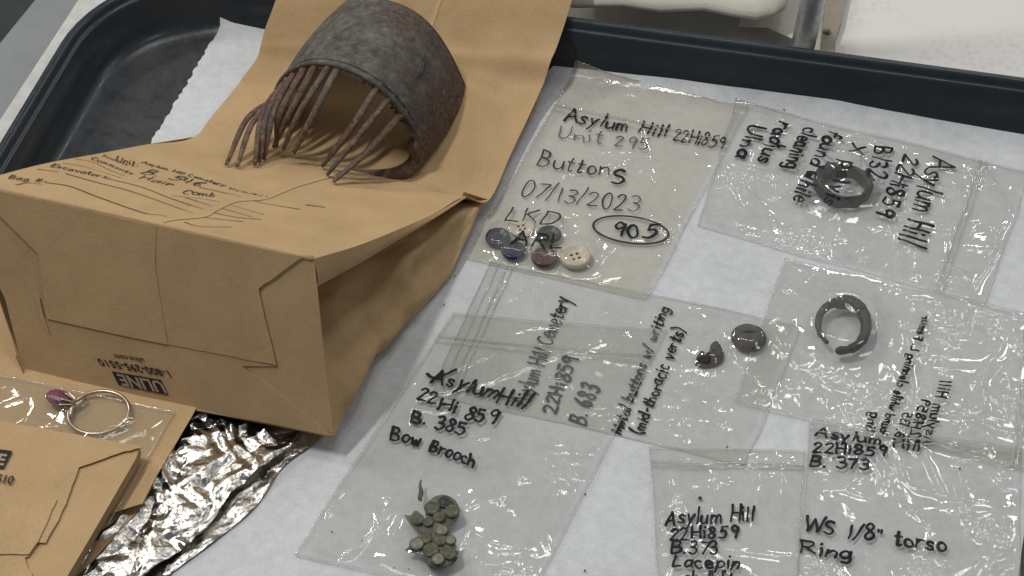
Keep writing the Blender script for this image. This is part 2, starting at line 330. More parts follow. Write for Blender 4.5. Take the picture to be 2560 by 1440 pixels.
# ------------------------------------------------------------------ stroke handwriting
def arc(cx, cy, rx, ry, a0, a1, n=9):
    return [(cx+rx*math.cos(rad(a)), cy+ry*math.sin(rad(a))) for a in np.linspace(a0, a1, n)]
G = {
 'A': (.62, [[(0, 0), (.3, 1)], [(.3, 1), (.6, 0)], [(.12, .36), (.5, .36)]]),
 'B': (.52, [[(.03, 1), (0, 0)], [(.02, 1), (.35, .95), (.4, .75), (.3, .57), (.05, .52)], [(.05, .52), (.42, .45), (.48, .2), (.32, .03), (0, 0)]]),
 'C': (.55, [arc(.3, .5, .28, .5, 50, 310, 12)]),
 'D': (.55, [[(.03, 1), (0, 0)], [(.02, 1), (.4, .85), (.5, .5), (.35, .1), (0, 0)]]),
 'E': (.45, [[(0, 1), (0, 0)], [(0, 1), (.42, 1)], [(0, .52), (.36, .52)], [(0, 0), (.42, 0)]]),
 'F': (.45, [[(0, 1), (0, 0)], [(0, 1), (.42, 1)], [(0, .52), (.34, .52)]]),
 'H': (.5, [[(0, 1), (0, 0)], [(.46, 1), (.46, 0)], [(0, .5), (.46, .5)]]),
 'K': (.5, [[(0, 1), (0, 0)], [(.44, 1), (.02, .45)], [(.1, .52), (.48, 0)]]),
 'L': (.45, [[(.02, 1), (0, .02), (.03, 0), (.42, .03)]]),
 'M': (.62, [[(0, 0), (.06, 1)], [(.06, 1), (.3, .2)], [(.3, .2), (.54, 1)], [(.54, 1), (.6, 0)]]),
 'O': (.55, [arc(.26, .5, .26, .5, 90, 450, 14)]),
 'P': (.48, [[(0, 1), (0, 0)], [(0, 1), (.36, .95), (.44, .75), (.32, .55), (0, .5)]]),
 'R': (.55, [[(.02, 1), (0, 0)], [(0, 1), (.4, .95), (.46, .75), (.3, .54), (.02, .5)], [(.15, .5), (.52, 0)]]),
 'S': (.5, [[(.44, .88), (.25, 1), (.06, .86), (.1, .64), (.34, .46), (.44, .22), (.26, 0), (0, .12)]]),
 'U': (.52, [[(0, 1), (.02, .25), (.2, 0), (.42, .2), (.48, 1)]]),
 'W': (.8, [[(0, 1), (.17, 0)], [(.17, 0), (.38, .8)], [(.38, .8), (.56, 0)], [(.56, 0), (.78, 1)]]),
 'X': (.5, [[(0, 1), (.46, 0)], [(.44, 1), (0, 0)]]),
 'a': (.46, [arc(.2, .27, .19, .27, 40, 400, 12), [(.4, .55), (.39, .15), (.46, 0)]]),
 'b': (.42, [[(.02, 1), (0, 0)], [(0, .3), (.2, .55), (.38, .3), (.2, 0), (0, .1)]]),
 'c': (.38, [arc(.2, .28, .2, .28, 50, 310, 10)]),
 'd': (.44, [arc(.19, .27, .19, .27, 40, 400, 12), [(.4, 1), (.4, 0)]]),
 'e': (.42, [[(.03, .28), (.36, .32), (.3, .52), (.15, .55), (.02, .3), (.1, .04), (.25, 0), (.38, .1)]]),
 'f': (.32, [[(.32, .92), (.2, 1), (.12, .8), (.1, 0)], [(0, .52), (.28, .52)]]),
 'g': (.44, [arc(.19, .28, .19, .27, 40, 400, 12), [(.4, .55), (.4, -.1), (.3, -.36), (.05, -.3)]]),
 'h': (.42, [[(.02, 1), (0, 0)], [(0, .3), (.18, .55), (.35, .4), (.36, 0)]]),
 'i': (.13, [[(.05, .55), (.05, 0)], [(.05, .80), (.07, .86)]]),
 'j': (.2, [[(.12, .55), (.12, -.2), (.02, -.34)], [(.12, .80), (.13, .86)]]),
 'q': (.44, [arc(.19, .28, .19, .27, 40, 400, 12), [(.4, .55), (.4, -.4)]]), 'z': (.4, [[(0, .55), (.36, .53)], [(.36, .53), (0, .02)], [(0, .02), (.38, .02)]]),
 'k': (.4, [[(0, 1), (0, 0)], [(.34, .55), (.02, .22)], [(.1, .3), (.38, 0)]]),
 'l': (.13, [[(.07, 1), (.05, 0)]]),
 'm': (.6, [[(0, .55), (0, 0)], [(0, .35), (.13, .55), (.26, .4), (.26, 0)], [(.26, .35), (.4, .55), (.52, .4), (.53, 0)]]),
 'n': (.42, [[(0, .55), (0, 0)], [(0, .3), (.18, .55), (.35, .4), (.36, 0)]]),
 'o': (.42, [arc(.2, .27, .2, .28, 90, 450, 13)]),
 'p': (.42, [[(.02, .55), (0, -.4)], [(0, .35), (.2, .55), (.38, .3), (.2, 0), (0, .08)]]),
 'r': (.34, [[(0, .55), (0, 0)], [(0, .3), (.14, .52), (.32, .5)]]),
 's': (.36, [[(.33, .48), (.18, .56), (.05, .46), (.12, .32), (.3, .2), (.28, .05), (.14, 0), (0, .07)]]),
 't': (.32, [[(.14, .85), (.12, .1), (.2, 0), (.3, .06)], [(0, .56), (.3, .56)]]),
 'u': (.44, [[(0, .55), (.02, .12), (.17, 0), (.34, .15), (.37, .55)], [(.37, .55), (.4, 0)]]),
 'v': (.4, [[(0, .55), (.17, 0)], [(.17, 0), (.36, .58)]]),
 'w': (.56, [[(0, .55), (.12, .04), (.25, .4)], [(.25, .4), (.38, .04), (.52, .55)]]),
 'x': (.38, [[(0, .55), (.34, 0)], [(.32, .55), (0, 0)]]),
 'y': (.42, [[(0, .55), (.17, .08)], [(.38, .55), (.2, .08), (.02, -.38)]]),
 '0': (.46, [arc(.22, .5, .21, .5, 90, 450, 14)]),
 '1': (.16, [[(.08, 1), (.07, 0)]]),
 '2': (.46, [[(.02, .8), (.15, .98), (.34, .92), (.36, .68), (.02, .03)], [(.02, .03), (.44, .03)]]),
 '3': (.44, [[(.03, .92), (.25, 1), (.37, .8), (.28, .6), (.12, .53)], [(.12, .53), (.36, .46), (.4, .2), (.22, 0), (0, .1)]]),
 '5': (.46, [[(.42, 1), (.1, .98)], [(.1, .98), (.06, .58)], [(.06, .58), (.3, .62), (.42, .35), (.28, .03), (0, .06)]]),
 '4': (.46, [[(.1, 1), (.02, .45), (.42, .45)], [(.34, 1), (.32, 0)]]),
 '6': (.44, [[(.36, 1), (.12, .7), (.03, .3), (.18, 0), (.38, .12), (.36, .42), (.16, .46), (.04, .25)]]),
 '7': (.44, [[(0, .98), (.42, .96)], [(.42, .96), (.14, 0)]]),
 '8': (.46, [[(.38, .85), (.2, 1), (.06, .8), (.2, .56), (.4, .3), (.3, .03), (.1, .03), (.03, .25), (.2, .5), (.36, .7), (.38, .85)]]),
 '9': (.46, [[(.38, .75), (.2, .98), (.03, .75), (.16, .5), (.36, .66), (.39, .85)], [(.39, .85), (.34, 0)]]),
 '/': (.34, [[(.3, 1.02), (0, -.1)]]), '.': (.16, [[(.05, .02), (.08, .06)]]), '-': (.34, [[(.03, .35), (.3, .36)]]),
 '(': (.24, [[(.2, 1.05), (.04, .7), (.03, .3), (.18, -.15)]]), ')': (.24, [[(.02, 1.05), (.18, .7), (.18, .3), (.02, -.15)]]),
 ':': (.16, [[(.06, .1), (.08, .13)], [(.08, .5), (.1, .53)]]), '"': (.24, [[(.04, .98), (.03, .8)], [(.18, .98), (.17, .8)]]),
 '#': (.5, [[(.15, .9), (.08, .05)], [(.38, .9), (.3, .05)], [(0, .62), (.48, .66)], [(0, .3), (.46, .34)]]), ' ': (.30, []), ',': (.14, [[(.06, .08), (.02, -.12)]]),
}
def strokes_of(text, p0, p1, up, jit=0.02, gap=.13):
    p0 = np.array(p0, float); p1 = np.array(p1, float); up = np.array(up, float)
    tot = sum(G[c][0]+gap for c in text)-gap; x = 0; out = []
    rs = random.Random(text+str(p0[0]))
    for c in text:
        w, ss = G[c]; sy = 1+rs.uniform(-.13, .10); dy = rs.uniform(-.07, .07); sl = rs.uniform(-.09, .12); sxw = rs.uniform(.86, 1.08); ph = rs.uniform(0, 6)
        rs_t = rs.uniform(-.10, .10)
        for s in ss:
            s = np.array(s, float)
            if len(s) > 2: s = catmull(s, 4)
            else: s = np.array([s[0]+(s[1]-s[0])*t+np.array([.012*math.sin(t*3.1), 0]) for t in np.linspace(0, 1, 5)])
            out.append([p0+(p1-p0)*((x+q[0]*sxw+q[1]*sl+.018*math.sin(ph+q[1]*7))/tot)+up*(q[1]*sy+dy+q[0]*rs_t+.018*math.sin(ph*2+q[0]*9)) for q in s])
        x += w+gap
    return out
def ribbon(strokes, bvh, width, lift=0.00012):
    """marker strokes as narrow ink ribbons laid on the surface under them"""
    V = []; Fc = []; k0 = 0
    for si, s in enumerate(strokes):
        pts = []; nrm = []
        for q in s:
            h, n = hit(q[0], q[1], bvh)
            if h is not None: pts.append(h); nrm.append(n)
        if len(pts) < 2: continue
        pts = np.array(pts); nrm = np.array(nrm); nrm *= np.sign(nrm @ -FW)[:, None]
        nrm = (nrm+np.roll(nrm, 1, 0)+np.roll(nrm, -1, 0)); nrm /= np.linalg.norm(nrm, axis=1)[:, None]
        T = np.gradient(pts, axis=0); ln = np.linalg.norm(T, axis=1); T /= np.maximum(ln, 1e-9)[:, None]
        w = width*0.5*random.uniform(.85, 1.12)*(1+.22*np.sin(np.linspace(random.uniform(0, 3), random.uniform(3, 7), len(pts))))
        pts = np.vstack([pts[0]-T[0]*w[0]*.8, pts, pts[-1]+T[-1]*w[0]*.8]); T = np.vstack([T[0], T, T[-1]]); nrm = np.vstack([nrm[0], nrm, nrm[-1]])
        w = np.concatenate([[w[0]*.45], w, [w[0]*.45]])
        S = np.cross(T, nrm); S /= np.maximum(np.linalg.norm(S, axis=1), 1e-9)[:, None]
        o = len(V); l = lift+si % 5*0.000012
        for a, n_, s_, ww in zip(pts, nrm, S, w):
            V += [a+s_*ww+n_*l, a-s_*ww+n_*l]
        for i in range(len(pts)-1): Fc.append((o+2*i, o+2*i+1, o+2*i+3, o+2*i+2))
    return V, Fc
def write(parent, bvh, text, p0, p1, up, width=0.00105, mat=None, label=None, lift=0.00012):
    V, Fc = ribbon(strokes_of(text, p0, p1, up), bvh, width, lift)
    if V: return sub('handwriting', V, Fc, mat or INK, parent, False, label or 'handwritten line "%s"' % text.strip())
def font_print(parent, text, p0, p1, up, plane, lift, mat, bold=0.02, name='printed_text', label=None):
    cu = bpy.data.curves.new('t', 'FONT'); cu.body = text; cu.offset = bold; cu.resolution_u = 4
    to = bpy.data.objects.new('t', cu); COL.objects.link(to); bpy.context.view_layer.update()
    me = bpy.data.meshes.new_from_object(to.evaluated_get(bpy.context.evaluated_depsgraph_get()))
    v = np.array([tuple(a.co) for a in me.vertices]); f = [tuple(p.vertices) for p in me.polygons]
    bpy.data.objects.remove(to); bpy.data.meshes.remove(me); bpy.data.curves.remove(cu)
    lo = v.min(0); hi = v.max(0); lo[1] = 0
    p0, p1, up = [np.array(a, float) for a in (p0, p1, up)]; o, n = plane; n = np.array(n)
    q = [p0+(p1-p0)*((a[0]-lo[0])/(hi[0]-lo[0]))+up*(a[1]/hi[1]) for a in v]
    V = [Pplane(a[0], a[1], np.array(o)+n*lift, n) for a in q]
    return sub(name, V, f, mat, parent, False, label)

# ================================================================== THE SETTING
UX = np.array([math.cos(rad(-12)), math.sin(rad(-12))]); VX = np.array([-math.sin(rad(-12)), math.cos(rad(-12))])
TU0, TU1, TV0, TV1, TR = -0.211, 0.268, -0.195, 0.131, 0.046
PROF = [(0, 0), (3, .35), (6, 1.3), (8.5, 3.2), (10.3, 6.2), (12, 11.5), (14.3, 21.5)]
def tray_z(x, y):
    u = np.asarray(x)*UX[0]+np.asarray(y)*UX[1]; v = np.asarray(x)*VX[0]+np.asarray(y)*VX[1]
    cu, cv = (TU0+TU1)/2, (TV0+TV1)/2; qx = np.abs(u-cu)-(TU1-TU0)/2+TR; qy = np.abs(v-cv)-(TV1-TV0)/2+TR
    d = np.hypot(np.maximum(qx, 0), np.maximum(qy, 0))+np.minimum(np.maximum(qx, qy), 0)-TR
    return np.interp(d*1000, [a for a, _ in PROF], [b_ for _, b_ in PROF])/1000
def Pt(px, py, extra=0.0):                 # point of the photo on the tray's own surface
    z = extra
    for _ in range(25): p = P(px, py, z); z = 0.5*z+0.5*(float(tray_z(p[0], p[1]))+extra)
    return P(px, py, z)

# dark floor far below, the grey cart shelf beside the table, the table top
struct('floor', [(-3, -3, -.75), (3, -3, -.75), (3, 3, -.75), (-3, 3, -.75)], [(0, 1, 2, 3)], DARKM)
def slab(name, poly, z, t, mat):
    n = len(poly); V = [(x, y, z) for x, y in poly]+[(x, y, z-t) for x, y in poly]
    return V, [tuple(range(n)), tuple(range(2*n-1, n-1, -1))]+[(i, i+n, (i+1) % n+n, (i+1) % n) for i in range(n)]
a0, a1 = P(196, 0, -.003)[:2], P(0, 300, -.003)[:2]; dl = (a0-a1)/np.linalg.norm(a0-a1)
tl = [tuple(a1-dl*.5), (0.9, -0.6), (0.9, 0.9), tuple(a1+dl*.9)]
V, Fc = slab('table', tl, -.003, .03, TABLEM); o = solo('table', V, Fc, TABLEM, 'off-white laminate table top under the navy tray', 'table', smooth=False)
bm = bmesh.new(); bm.from_mesh(o.data); bmesh.ops.recalc_face_normals(bm, faces=bm.faces); bm.to_mesh(o.data); bm.free()
b0, b1 = P(88, 0, -.045)[:2], P(0, 108, -.045)[:2]; dm = (b0-b1)/np.linalg.norm(b0-b1); nrm2 = np.array([dl[1], -dl[0]])
sh = [tuple(b1-dm*.5), tuple(a1-dl*.5+nrm2*.10), tuple(a1+dl*.9+nrm2*.10), tuple(b1+dm*.9)]
V, Fc = slab('cart_shelf', sh, -.045, .02, GREYM); solo('cart_shelf', V, Fc, GREYM, 'smooth grey cart shelf below the left edge of the table', 'shelf', smooth=False)

# tray
def rrect(off, n=14):
    pts = []; r = TR+off
    for (cu, cv, a) in ((TU1-TR, TV1-TR, 0), (TU0+TR, TV1-TR, 90), (TU0+TR, TV0+TR, 180), (TU1-TR, TV0+TR, 270)):
        for k in range(n+1):
            q = rad(a+90*k/n); u, w = cu+r*math.cos(q), cv+r*math.sin(q); pts.append(UX*u+VX*w)
        # straight part gets a few points too
    return pts
prof = PROF+[(14.7, 22.0), (15.4, 22.3), (16.1, 22.5), (16.5, 23.3), (17.0, 24.8), (18.0, 25.8), (19.3, 26.1), (20.6, 25.7), (21.6, 24.6), (22.2, 22.6), (22.2, 18.5), (20.9, 18.2), (17, 18), (12.2, 5), (9, -1.4), (4, -2.6)]
V = []; m = None
for d, z in prof:
    ring = rrect(d/1000); m = len(ring); V += [(p[0], p[1], z/1000) for p in ring]
Fc = grid_faces(m, len(prof), 0, True)+[tuple(range(m))[::-1], tuple((len(prof)-1)*m+i for i in range(m))]
tray = solo('tray', V, Fc, TRAYM, 'large navy plastic tray with rounded corners and rolled rim holding everything', 'tray')

# two white paper sheets lining the tray
def paper_h(lift, amp, s): return lambda x, y: tray_z(x, y)+lift+amp*(fbm(x*28, y*28, s)+.6)
def tray_poly(pts): return [tuple(Pt(x, y)[:2]) for x, y in pts]
random.seed(5)
pl = tray_poly([(550, 45), (800, 106), (900, 400), (700, 620), (340, 420)])
pl2 = []
edge = resample([pl[4], pl[0]], .0022, .0007, closed=False)     # torn left edge
pl2 = [pl[0], pl[1], pl[2], pl[3]]+[tuple(e) for e in edge]
V, Fc = sheet(pl2, .006, level(0), paper_h(.0005, .0003, 2), .0003)
solo('paper_sheet', V, Fc, PAPER, 'torn-edged white paper sheet at left behind the brown bag', 'paper')
pr = tray_poly([(1383, 168), (1700, 203), (2100, 247), (2557, 298), (2640, 308)])
pr += [tuple(P(2600, 900)[:2]), tuple(P(2560, 1330)[:2]), tuple(P(2540, 1470, 0)[:2]), tuple(P(-150, 1560, 0)[:2]), tuple(P(-60, 1080, 0)[:2]), tuple(P(700, 560, 0)[:2])]
V, Fc = sheet(pr, .006, level(0), paper_h(.0008, .00038, 4), .0003)
sheet_r = solo('paper_sheet', V, Fc, PAPER, 'large white paper sheet lining the tray under the clear bags', 'paper')
ZP = 0.0014                                    # top of the paper

# background things beyond the far rim
V, Fc = sheet(pxpoly([(1330, -60), (1345, 75), (1750, 130), (2010, 180), (2030, -60)], .002), .02, level(.002), lambda x, y: 0*x, .003)
solo('grey_board', V, Fc, BOARDM, 'grey board lying behind the tray under the cream cloth', 'board')
L = [(1380, 8), (1437, 14), (1500, 19), (1560, 24), (1600, 26), (1650, 25), (1700, 26), (1760, 33), (1830, 42), (1890, 44), (1935, 40), (1962, 28), (1968, 8)]
front = np.array([P(x, y, .022) for x, y in L]); rows = []; back = np.array([-.06*VX[0]*-1, .12, 0])
for dy, z in ((.10, .020), (.03, .0195), (.006, .020), (0, .022), (.0004, .0238), (.002, .0258), (.006, .0285), (.013, .031), (.03, .034), (.07, .037), (.11, .038), (.2, .038)):
    rr = front.copy(); rr[:, 1] += dy; rr[:, 0] += dy*.12; rr[:, 2] = z+.0016*np.sin(rr[:, 0]*150+dy*60)*(dy < .15); rows.append(rr)
V = np.vstack(rows); Fc = grid_faces(len(L), len(rows))
solo('folded_cloth', V, Fc, CLOTHM, 'folded cream cloth behind the far rim of the tray', 'cloth')
cd_pts = [(1846, 67), (1920, 69), (1984, 98), (2006, 40), (2012, -30), (1870, -30)]
zc = [.012, .012, .012, .03, .055, .055]
V = [P(x, y, .009+max(0, (70-y)/1000*.07)) for x, y in cd_pts]; n6 = len(V); V2 = [p+np.array([0, .0008, -.0008]) for p in V]
Fc = [tuple(range(n6)), tuple(range(2*n6-1, n6-1, -1))]+[(i, i+n6, (i+1) % n6+n6, (i+1) % n6) for i in range(n6)]
solo('paper_card', list(V)+V2, Fc, CARDM, 'off-white card corner hanging between the cream cloth and the steel pole', 'card', smooth=False)
V, Fc = sheet(pxpoly([(2062, -80), (2052, 150), (2200, 190), (2650, 250), (2650, -80)], .003), .03, level(.003), lambda x, y: 0*x, .004)
solo('white_panel', V, Fc, PANELM, 'white plastic panel with embossed dimples behind the tray at right', 'panel')
pb = P(2004, 130, .002); pt_ = P(2032, 0, .034); dv = (pt_-pb)
pole = thing('steel_pole', pb, 'galvanised round steel pole rising behind the tray rim', 'pole')
pts = [pb-dv*.05, pb+dv*.5, pb+dv, pb+dv*3, pb+dv*7]; sub('tube', *tube(pts, .0058, 24), GALV, pole)
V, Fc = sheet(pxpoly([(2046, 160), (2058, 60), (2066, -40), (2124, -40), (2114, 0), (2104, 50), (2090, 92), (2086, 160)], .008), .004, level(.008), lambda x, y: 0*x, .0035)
sub('beige_strip', V, Fc, BEIGEM, pole)  # flat beige strip along the right of the pole
bc = P(2066, 78, .0088); bdir = np.array([.15, -.45, .9]); bdir /= np.linalg.norm(bdir)
sub('bolt', *tube([bc-bdir*.001, bc+bdir*.0012, bc+bdir*.0020, bc+bdir*.0024], [.0017, .0018, .0014, .0006], 14), BEIGEM, pole)

# ================================================================== FOIL under the bags
def crumple(x, y, seed, lam0=.011, amp=.0016):
    rs = np.random.RandomState(seed); h = np.zeros_like(x)
    wx = x+.003*noise(x*90, y*90, seed); wy = y+.003*noise(x*90, y*90, seed+3)
    for k in range(9):
        q = rs.uniform(0, math.pi); lam = lam0*rs.uniform(.45, 1.6); t = (wx*math.cos(q)+wy*math.sin(q))/lam+rs.uniform(0, 1)+.16*noise(x*60, y*60, seed+k)
        tri = np.abs(2*(t-np.floor(t+.5)))
        h += tri*amp*lam/lam0*(.25+.75*np.clip(.5+noise(x*50, y*50, seed+20+k), 0, 1))
    return h/3.2
def foil_part(L, R_, nu, sub_, seed, amp, lam, zadd=0):
    Gd = lerp_rows(L, R_, nu, sub_); nv = Gd.shape[0]
    Gd[..., 2] += crumple(Gd[..., 0], Gd[..., 1], seed, lam, amp)+zadd
    return Gd.reshape(-1, 3), grid_faces(nu, nv)
FL = [(455, 1010, 4), (425, 1090, 4), (380, 1190, 4), (330, 1290, 4), (270, 1340, 4), (180, 1420, 4), (120, 1490, 4)]
FR = [(775, 1080, 2), (762, 1104, 2), (686, 1162, 2), (588, 1245, 2), (520, 1335, 2), (405, 1424, 2), (330, 1490, 2)]
FR2 = [(815, 1085, .6), (790, 1110, .6), (708, 1172, .6), (640, 1272, .6), (535, 1360, .6), (420, 1446, .6), (345, 1510, .6)]
FL2 = [(600, 1070, 1), (560, 1120, 1), (520, 1180, 1), (450, 1270, 1), (400, 1340, 1), (300, 1430, 1), (230, 1500, 1)]
foil = thing('foil_packet', P(480, 1300, .002), 'crumpled aluminium foil packet sticking out from under the paper bags', 'foil')
V, Fc = foil_part(FL2, FR2, 90, 16, 31, .0009, .016, .0010)
sub('foil_fold', V, Fc, FOIL, foil, True, 'flatter under layer of foil')
V, Fc = foil_part(FL, FR, 190, 34, 11, .0036, .0130, .0010)
foil_v = np.array(V); foil_bvh = bvh_of(V, Fc); sub('foil_sheet', V, Fc, FOIL, foil)
for s in ([(487, 1062), (500, 1066), (512, 1060), (522, 1064)], [(520, 1048), (530, 1058), (541, 1046)], [(452, 1112), (462, 1104), (471, 1110)], [(500, 1085), (492, 1078)]):
    V, Fc = ribbon([catmull(np.array(s, float), 4)], foil_bvh, .0016, .0003)
    if V: sub('marker_stroke', V, Fc, INK, foil, False)

# ================================================================== FLAT KRAFT BAG lying lowest at left (z ~ 9 mm)
ZA = 0.0115
low = thing('flat_paper_bag', P(250, 1150, 0), 'flat kraft paper bag lying under the gem ring bag, its edge over the foil', 'paper bag')
random.seed(21)
wav = lambda s, a: (lambda x, y: a*fbm(x*22, y*22, s))
V, Fc = sheet(pxpoly([(-120, 690), (60, 700), (300, 800), (520, 960), (482, 1037), (386, 1200), (357, 1260), (150, 1330), (-120, 1300)], ZA), .006, level(ZA), wav(3, .0006), .0004)
sub('front_panel', V, Fc, KRAFT, low)
V, Fc = sheet(pxpoly([(300, 1120), (400, 1180), (352, 1268), (232, 1402), (186, 1442), (130, 1500), (40, 1500)], ZA-.003), .006, level(ZA-.003), wav(6, .0006), .0004)
sub('back_panel', V, Fc, KRAFT_IN, low)

# ================================================================== ZIP BAGS
def zip_bag(label, corners, lift, seed, zips=(), bulges=(), puff=.0008, crease=40, camp=.00045, crum=.00012, mats=(None, None), res=.00062, zfun=None, glabel=None, creases_px=()):
    """clear press-seal bag: crinkled front film, back film, seal ridges. corners px TL,TR,BR,BL"""
    zf = zfun or tray_z
    def pt(px, py):
        z = lift
        for _ in range(25): p = P(px, py, z); z = .5*z+.5*(float(zf(p[0], p[1]))+lift)
        return P(px, py, z)
    c = [pt(*q) for q in corners]; TL, TR_, BR, BL = c
    W = np.linalg.norm(TR_-TL); H = np.linalg.norm(BL-TL); nu = int(W/res); nv = int(H/res)
    u, v = np.meshgrid(np.linspace(0, 1, nu), np.linspace(0, 1, nv))
    rs = np.random.RandomState(seed)
    wob = lambda t, s: .0006*noise(t*5, 0*t+s, seed)
    X = (TL[0]*(1-u)+TR_[0]*u)*(1-v)+(BL[0]*(1-u)+BR[0]*u)*v+wob(v, 3)*(1-2*u); Y = (TL[1]*(1-u)+TR_[1]*u)*(1-v)+(BL[1]*(1-u)+BR[1]*u)*v+wob(u, 7)
    e = np.minimum(np.minimum(u*W, (1-u)*W), np.minimum(v*H, (1-v)*H)); ed = sstep(0, .009, e); ed2 = sstep(0, .0035, e)
    puff = puff*.45; low_ = np.clip(.55+.9*noise(X*45, Y*45, seed+1), 0, 2)
    h = puff*low_*ed
    for (bx, by, br, bh, bw) in bulges:
        q = pt(bx, by); d = np.maximum(0, np.hypot(X-q[0], Y-q[1])-br); h = np.maximum(h, bh/(1+(d/bw)**2)*ed)
    taut = np.clip(1-h/.0022*(h > puff*1.6), .12, 1) if len(bulges) else 1.0
    # long soft creases
    def add_crease(x0, y0, ang, ln, w, am):
        dx, dy = X-x0, Y-y0; s = dx*math.cos(ang)+dy*math.sin(ang); t = -dx*math.sin(ang)+dy*math.cos(ang)+.18*ln*(s/ln)**2*rs.uniform(-1, 1)+.0007*noise(s*160, 0*s, seed+int(ang*50))
        return am*np.exp(-np.abs(t/w)**1.25)*np.exp(-(s/ln)**4)
    for k in range(int(crease*1.1)):
        i, j = rs.randint(nv), rs.randint(nu); ln = rs.uniform(.003, .010)*(3.2 if rs.rand() < .4 else 1)
        h = h+add_crease(X[i, j], Y[i, j], rs.uniform(0, math.pi), ln, rs.uniform(.0008, .0022), camp*1.5*rs.uniform(.35, 1.0)*rs.choice([1, 1, -.6]))*ed2*(.35+.65*taut)
    for (ax, ay, bx, by, am) in creases_px:
        A, B_ = pt(ax, ay), pt(bx, by); d = B_-A
        h = h+add_crease((A[0]+B_[0])/2, (A[1]+B_[1])/2, math.atan2(d[1], d[0]), np.linalg.norm(d)*.5, .0011, am)*ed2
    # fine crumpled patches
    msk = sstep(.28, .75, fbm(X*48, Y*48, seed+9)); cr = np.zeros_like(X)
    for k in range(4):
        s_ = 1/(.0042/(1.35**k)); cr += (1-np.abs(noise(X*s_, Y*s_, seed+30+k)))**2/1.3**k
    h = h+crum*2.2*(cr-1.25)*msk*ed2*taut
    bz = zf(X, Y)+lift
    h = np.maximum(h, 0)+.00025
    Z = bz+h
    root = thing('zip_bag', np.array([(TL[0]+BR[0])/2, (TL[1]+BR[1])/2, lift]), label, 'zip bag', glabel)
    V = np.stack([X, Y, Z], -1).reshape(-1, 3); Fc = grid_faces(nu, nv)
    Fc = [tuple(reversed(f)) for f in Fc]
    sub('front_film', V, Fc, mats[0] or FILM, root)
    st = 6; Xb, Yb = X[::st, ::st], Y[::st, ::st]; Vb = np.stack([Xb, Yb, (zf(Xb, Yb)+lift)+.00002], -1).reshape(-1, 3)
    sub('back_film', Vb, [tuple(reversed(f)) for f in grid_faces(Xb.shape[1], Xb.shape[0])], mats[1] or FILMB, root)
    bvh = bvh_of(V, Fc)
    def at_uv(a, b_):
        j = min(nu-1, max(0, int(round(a*(nu-1))))); i = min(nv-1, max(0, int(round(b_*(nv-1))))); return np.array([X[i, j], Y[i, j], Z[i, j]])
    for (ax, t, wd_) in zips:        # press seal ridge across the bag: axis 'v' = line of constant v, 'u' = of constant u
        line = [at_uv(s, t) if ax == 'v' else at_uv(t, s) for s in np.linspace(.0, 1, 60)]
        line = [p+np.array([0, 0, .0001]) for p in line]
        sub('zip_seal', *tube(line, wd_, 8, .5), SEAL, root)
    # welded side edges
    for pts_ in ([(s, .0) for s in np.linspace(0, 1, 50)], [(1., s) for s in np.linspace(0, 1, 50)], [(s, 1.) for s in np.linspace(0, 1, 50)], [(0., s) for s in np.linspace(0, 1, 50)]):
        ln = [at_uv(*q)+np.array([0, 0, .00005]) for q in pts_]; sub('welded_edge', *tube(ln, .00028, 6, .6), SEAL, root)
    return root, bvh, pt

# --- metal buttons bag (lowest of the middle stack)
b683, v683, p683 = zip_bag('clear zip bag with the two corroded metal buttons, labelled Metal buttons w/ writing', [(1225, 655), (2005, 815), (1862, 1162), (1078, 985)], ZP, 101,
    zips=(('u', .055, .0005), ('u', .075, .0004), ('u', .03, .0003)), bulges=((1869, 845, .005, .0045, .004), (1774, 883, .004, .004, .004)), crease=34, camp=.0004, puff=.0007,
    creases_px=((1745, 775, 1805, 860, .0004), (1790, 770, 1870, 810, .0004), (1215, 780, 1270, 690, .0005), (1780, 900, 1785, 960, .0004)))
for t, a, b_, up in (('Asylum Hill Cemetery', (1318, 1016), (1428, 748), (-40, -12)), ('22Hi859', (1388, 1034), (1446, 894), (-34, -9)), ('B. 683', (1460, 1063), (1499, 968), (-42, -13)),
                     ('Metal buttons w/ writing', (1552, 1087), (1672, 772), (-26, -11)), ('(mid-thoracic verts)', (1606, 1087), (1712, 824), (-30, -10))):
    write(b683, v683, t, a, b_, up, .00085 if len(t) > 10 else .0011)
# --- lace pin bag
blp, vlp, plp = zip_bag('clear zip bag at the bottom edge, labelled Lacepin', [(1622, 1118), (2012, 1128), (1985, 1560), (1652, 1560)], ZP+.0004, 102,
    zips=(('v', .085, .0005), ('v', .11, .0004)), crease=26, camp=.0005, puff=.0009, creases_px=((1660, 1185, 1720, 1290, .0006), (1770, 1170, 1800, 1220, .0005), (1760, 1395, 1900, 1450, .0006)))
for t, a, b_, up in (('Asylum Hill', (1663, 1312), (1883, 1303), (2, -38)), ('22Hi859', (1674, 1350), (1846, 1344), (2, -31)), ('B.373', (1678, 1384), (1797, 1386), (2, -30)),
                     ('Lacepin', (1682, 1416), (1850, 1422), (2, -32)), ('skull ft', (1712, 1462), (1830, 1464), (2, -34))): write(blp, vlp, t, a, b_, up, .00100)
